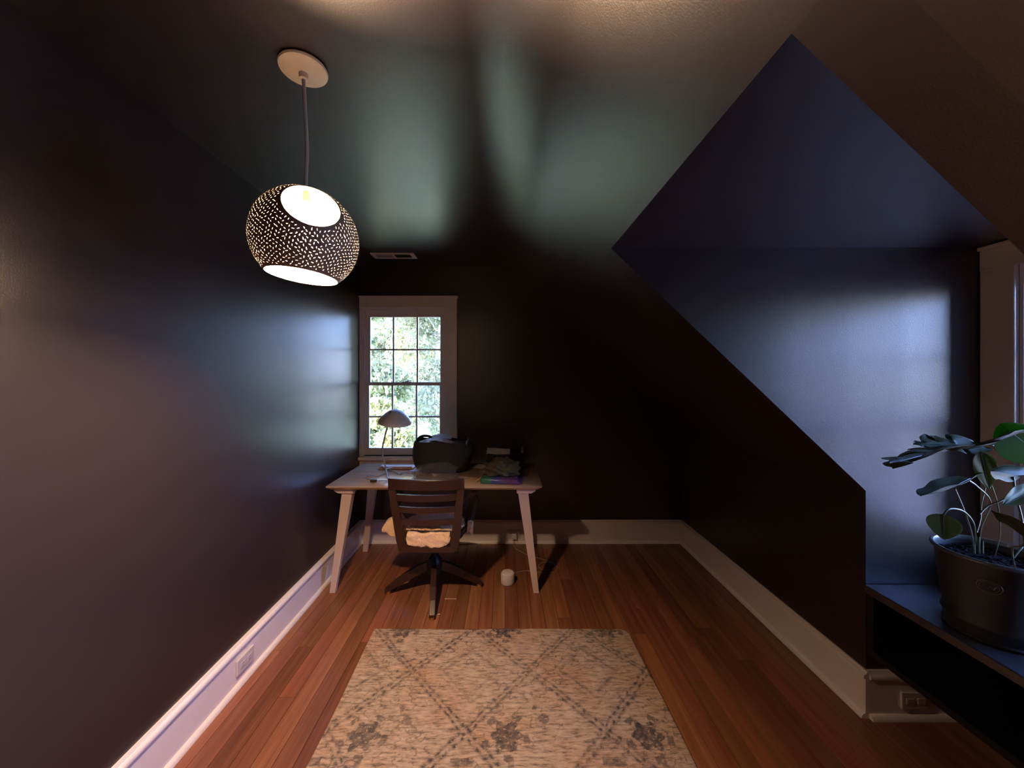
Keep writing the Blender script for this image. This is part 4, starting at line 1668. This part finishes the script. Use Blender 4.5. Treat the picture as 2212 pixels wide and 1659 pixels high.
def leaf(base, tip, width, nrm, m, droop=.0, cup=.15, notch=0, heart=True, wave=.0, n=26, fold=0.0, seed=1):
    base, tip, nrm = Vector(base) - po_, Vector(tip) - po_, Vector(nrm)
    ax = tip - base
    Ln = ax.length
    t = ax.normalized()
    nrm = (nrm - t * nrm.dot(t)).normalized()
    side = t.cross(nrm)
    nw = 12
    vs = []
    for i in range(n + 1):
        s = i / n
        w = math.sin(PI * min(1, s ** .72)) ** .75 if s < 1 else 0
        if heart:
            w = (math.sin(PI * s ** .62)) ** .62 if 0 < s < 1 else 0
        for j in range(nw + 1):
            q = j / nw * 2 - 1
            ww = w
            if notch:
                ph = s * notch + (.25 if q > 0 else 0)
                fr = ph - math.floor(ph)
                cut = math.exp(-((fr - .5) / .13) ** 2) * .55 * (.25 < s < .92)
                ww = w * (1 - cut)
            x_ = q * ww * width / 2
            back = 0
            if heart and s < .3:
                back = -(1 - s / .3) * .10 * Ln * abs(q) ** .8 * 1.2 * (1 if i > 0 else 0)
            z_ = cup * abs(x_) - droop * s * s * Ln + wave * math.sin(s * 13 + q * 3 + seed) * abs(q) * width + wave * .5 * math.sin(q * 7 + s * 5 + seed) * width
            if fold:
                ang = fold * abs(q)
                x_, z_ = x_ * math.cos(ang), z_ - abs(x_) * math.sin(ang)
            z_ -= .0015 * math.exp(-(q * 8) ** 2)
            vs.append(base + t * (s * Ln + back) + side * x_ + nrm * z_)
    fs = []
    w_ = nw + 1
    for i in range(n):
        for j in range(nw):
            a = i * w_ + j
            fs.append((a, a + 1, a + w_ + 1, a + w_))
    nv = len(vs)
    th = .0007
    vs2 = [v - nrm * th for v in vs]
    fs2 = [tuple(k + nv for k in reversed(f)) for f in fs]
    lf = MB().add(vs + vs2, fs + fs2).build('leaf', m, plant, smooth=True, ang=180)
    MB().tube([base + t * (s * Ln) + nrm * (-droop * s * s * Ln + .0005) for s in (0, .25, .5, .75, .95)], [.0016, .0013, .001, .0008, .0004], 5).build('midrib', M['petiole'], lf, smooth=True)
    return lf


def pet(pts, r=.0026):
    q = catmull([Vector(p) - po_ for p in pts], 6)
    return MB().tube(q, [r * (1.25 - .5 * i / len(q)) for i in range(len(q))], 7).build('petiole', M['petiole'], plant, smooth=True)


sz = BZ + .257
# round leaf hanging at the left over the rim
leaf(P(2038, 1111, 1.30), P(2039, 1166, 1.275), .088, (-.5, -.9, .15), M['leaf_olive'], cup=.06, heart=False)
pet([P(2038, 1112, 1.30), P(2052, 1099, 1.30), P(2080, 1104, 1.31), P(2102, 1128, 1.33), P(2108, 1160, 1.35), P(2111, 1192, 1.36)])
# narrow leaf seen edge-on
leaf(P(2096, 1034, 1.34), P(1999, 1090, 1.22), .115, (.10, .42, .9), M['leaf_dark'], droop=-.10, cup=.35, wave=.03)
pet([P(2094, 1038, 1.34), P(2110, 1050, 1.36), P(2140, 1085, 1.37), P(2120, 1140, 1.37), P(2116, 1190, 1.36)], .002)
pet([P(2062, 1056, 1.30), P(2083, 1105, 1.32), P(2098, 1150, 1.34), P(2104, 1188, 1.35)])
# large split leaf drooping to the left
leaf(P(2135, 958, 1.30), P(1915, 985, 1.10), .26, (.22, .50, 1.0), M['leaf_dark'], droop=.04, cup=.10, notch=6, wave=.035, n=48)
leaf(P(2110, 962, 1.38), P(1975, 955, 1.42), .15, (.1, -.35, 1.0), M['leaf_dark'], droop=.05, cup=.10, notch=4, wave=.04, n=36, seed=3)
pet([P(2135, 958, 1.30), P(2165, 972, 1.30), P(2212, 1000, 1.30), P(2235, 1060, 1.31), P(2225, 1150, 1.32), P(2190, 1205, 1.30)], .0035)
# hanging olive lobe
leaf(P(2118, 975, 1.30), P(2137, 1058, 1.30), .062, (-.35, -.95, .1), M['leaf_olive'], cup=.15, heart=False, wave=.02)
pet([P(2118, 975, 1.31), P(2135, 1030, 1.33), P(2155, 1090, 1.34), P(2160, 1150, 1.34), P(2150, 1200, 1.33)], .002)
# folded dark leaf at the right
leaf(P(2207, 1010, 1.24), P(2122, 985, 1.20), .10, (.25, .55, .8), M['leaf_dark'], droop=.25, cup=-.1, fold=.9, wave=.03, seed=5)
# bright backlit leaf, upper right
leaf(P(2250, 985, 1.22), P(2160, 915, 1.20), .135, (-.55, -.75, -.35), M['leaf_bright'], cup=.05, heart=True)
pet([P(2250, 985, 1.22), P(2252, 1060, 1.24), P(2240, 1150, 1.26), P(2215, 1215, 1.27)], .003)
# leaf catching the sky, lower right
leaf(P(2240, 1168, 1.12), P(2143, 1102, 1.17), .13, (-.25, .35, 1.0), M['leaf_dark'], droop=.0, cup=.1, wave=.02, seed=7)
pet([P(2240, 1168, 1.12), P(2205, 1180, 1.18), P(2187, 1185, 1.20), P(2192, 1228, 1.22)], .0022)
# small pale-edged leaf and crossing stems
leaf(P(2240, 1055, 1.22), P(2166, 1092, 1.20), .055, (.3, -.6, .8), M['leaf_olive'], cup=.5, wave=.04, heart=False, seed=9)
pet([P(2188, 1030, 1.24), P(2195, 1075, 1.24), P(2208, 1125, 1.24), P(2215, 1205, 1.25)], .003)
pet([P(2116, 1110, 1.35), P(2135, 1092, 1.34), P(2165, 1080, 1.30), P(2212, 1050, 1.26), P(2245, 1040, 1.24)], .0022)
pet([P(2110, 1150, 1.36), P(2118, 1120, 1.37), P(2120, 1090, 1.38), P(2130, 1040, 1.38), P(2118, 985, 1.38)], .0018)
for k, (x_, y_) in enumerate(((2102, 1165), (2112, 1160), (2120, 1168))):
    MB().tube([PZ(x_, y_ + 40, sz - .02) * 1 - po_ if False else P(x_, 1195, 1.35) - po_, P(x_ + 2, y_, 1.36) - po_], [.006, .003], 8).build('sheath', M['leaf_dark'], plant, smooth=True)

bpy.context.view_layer.update()
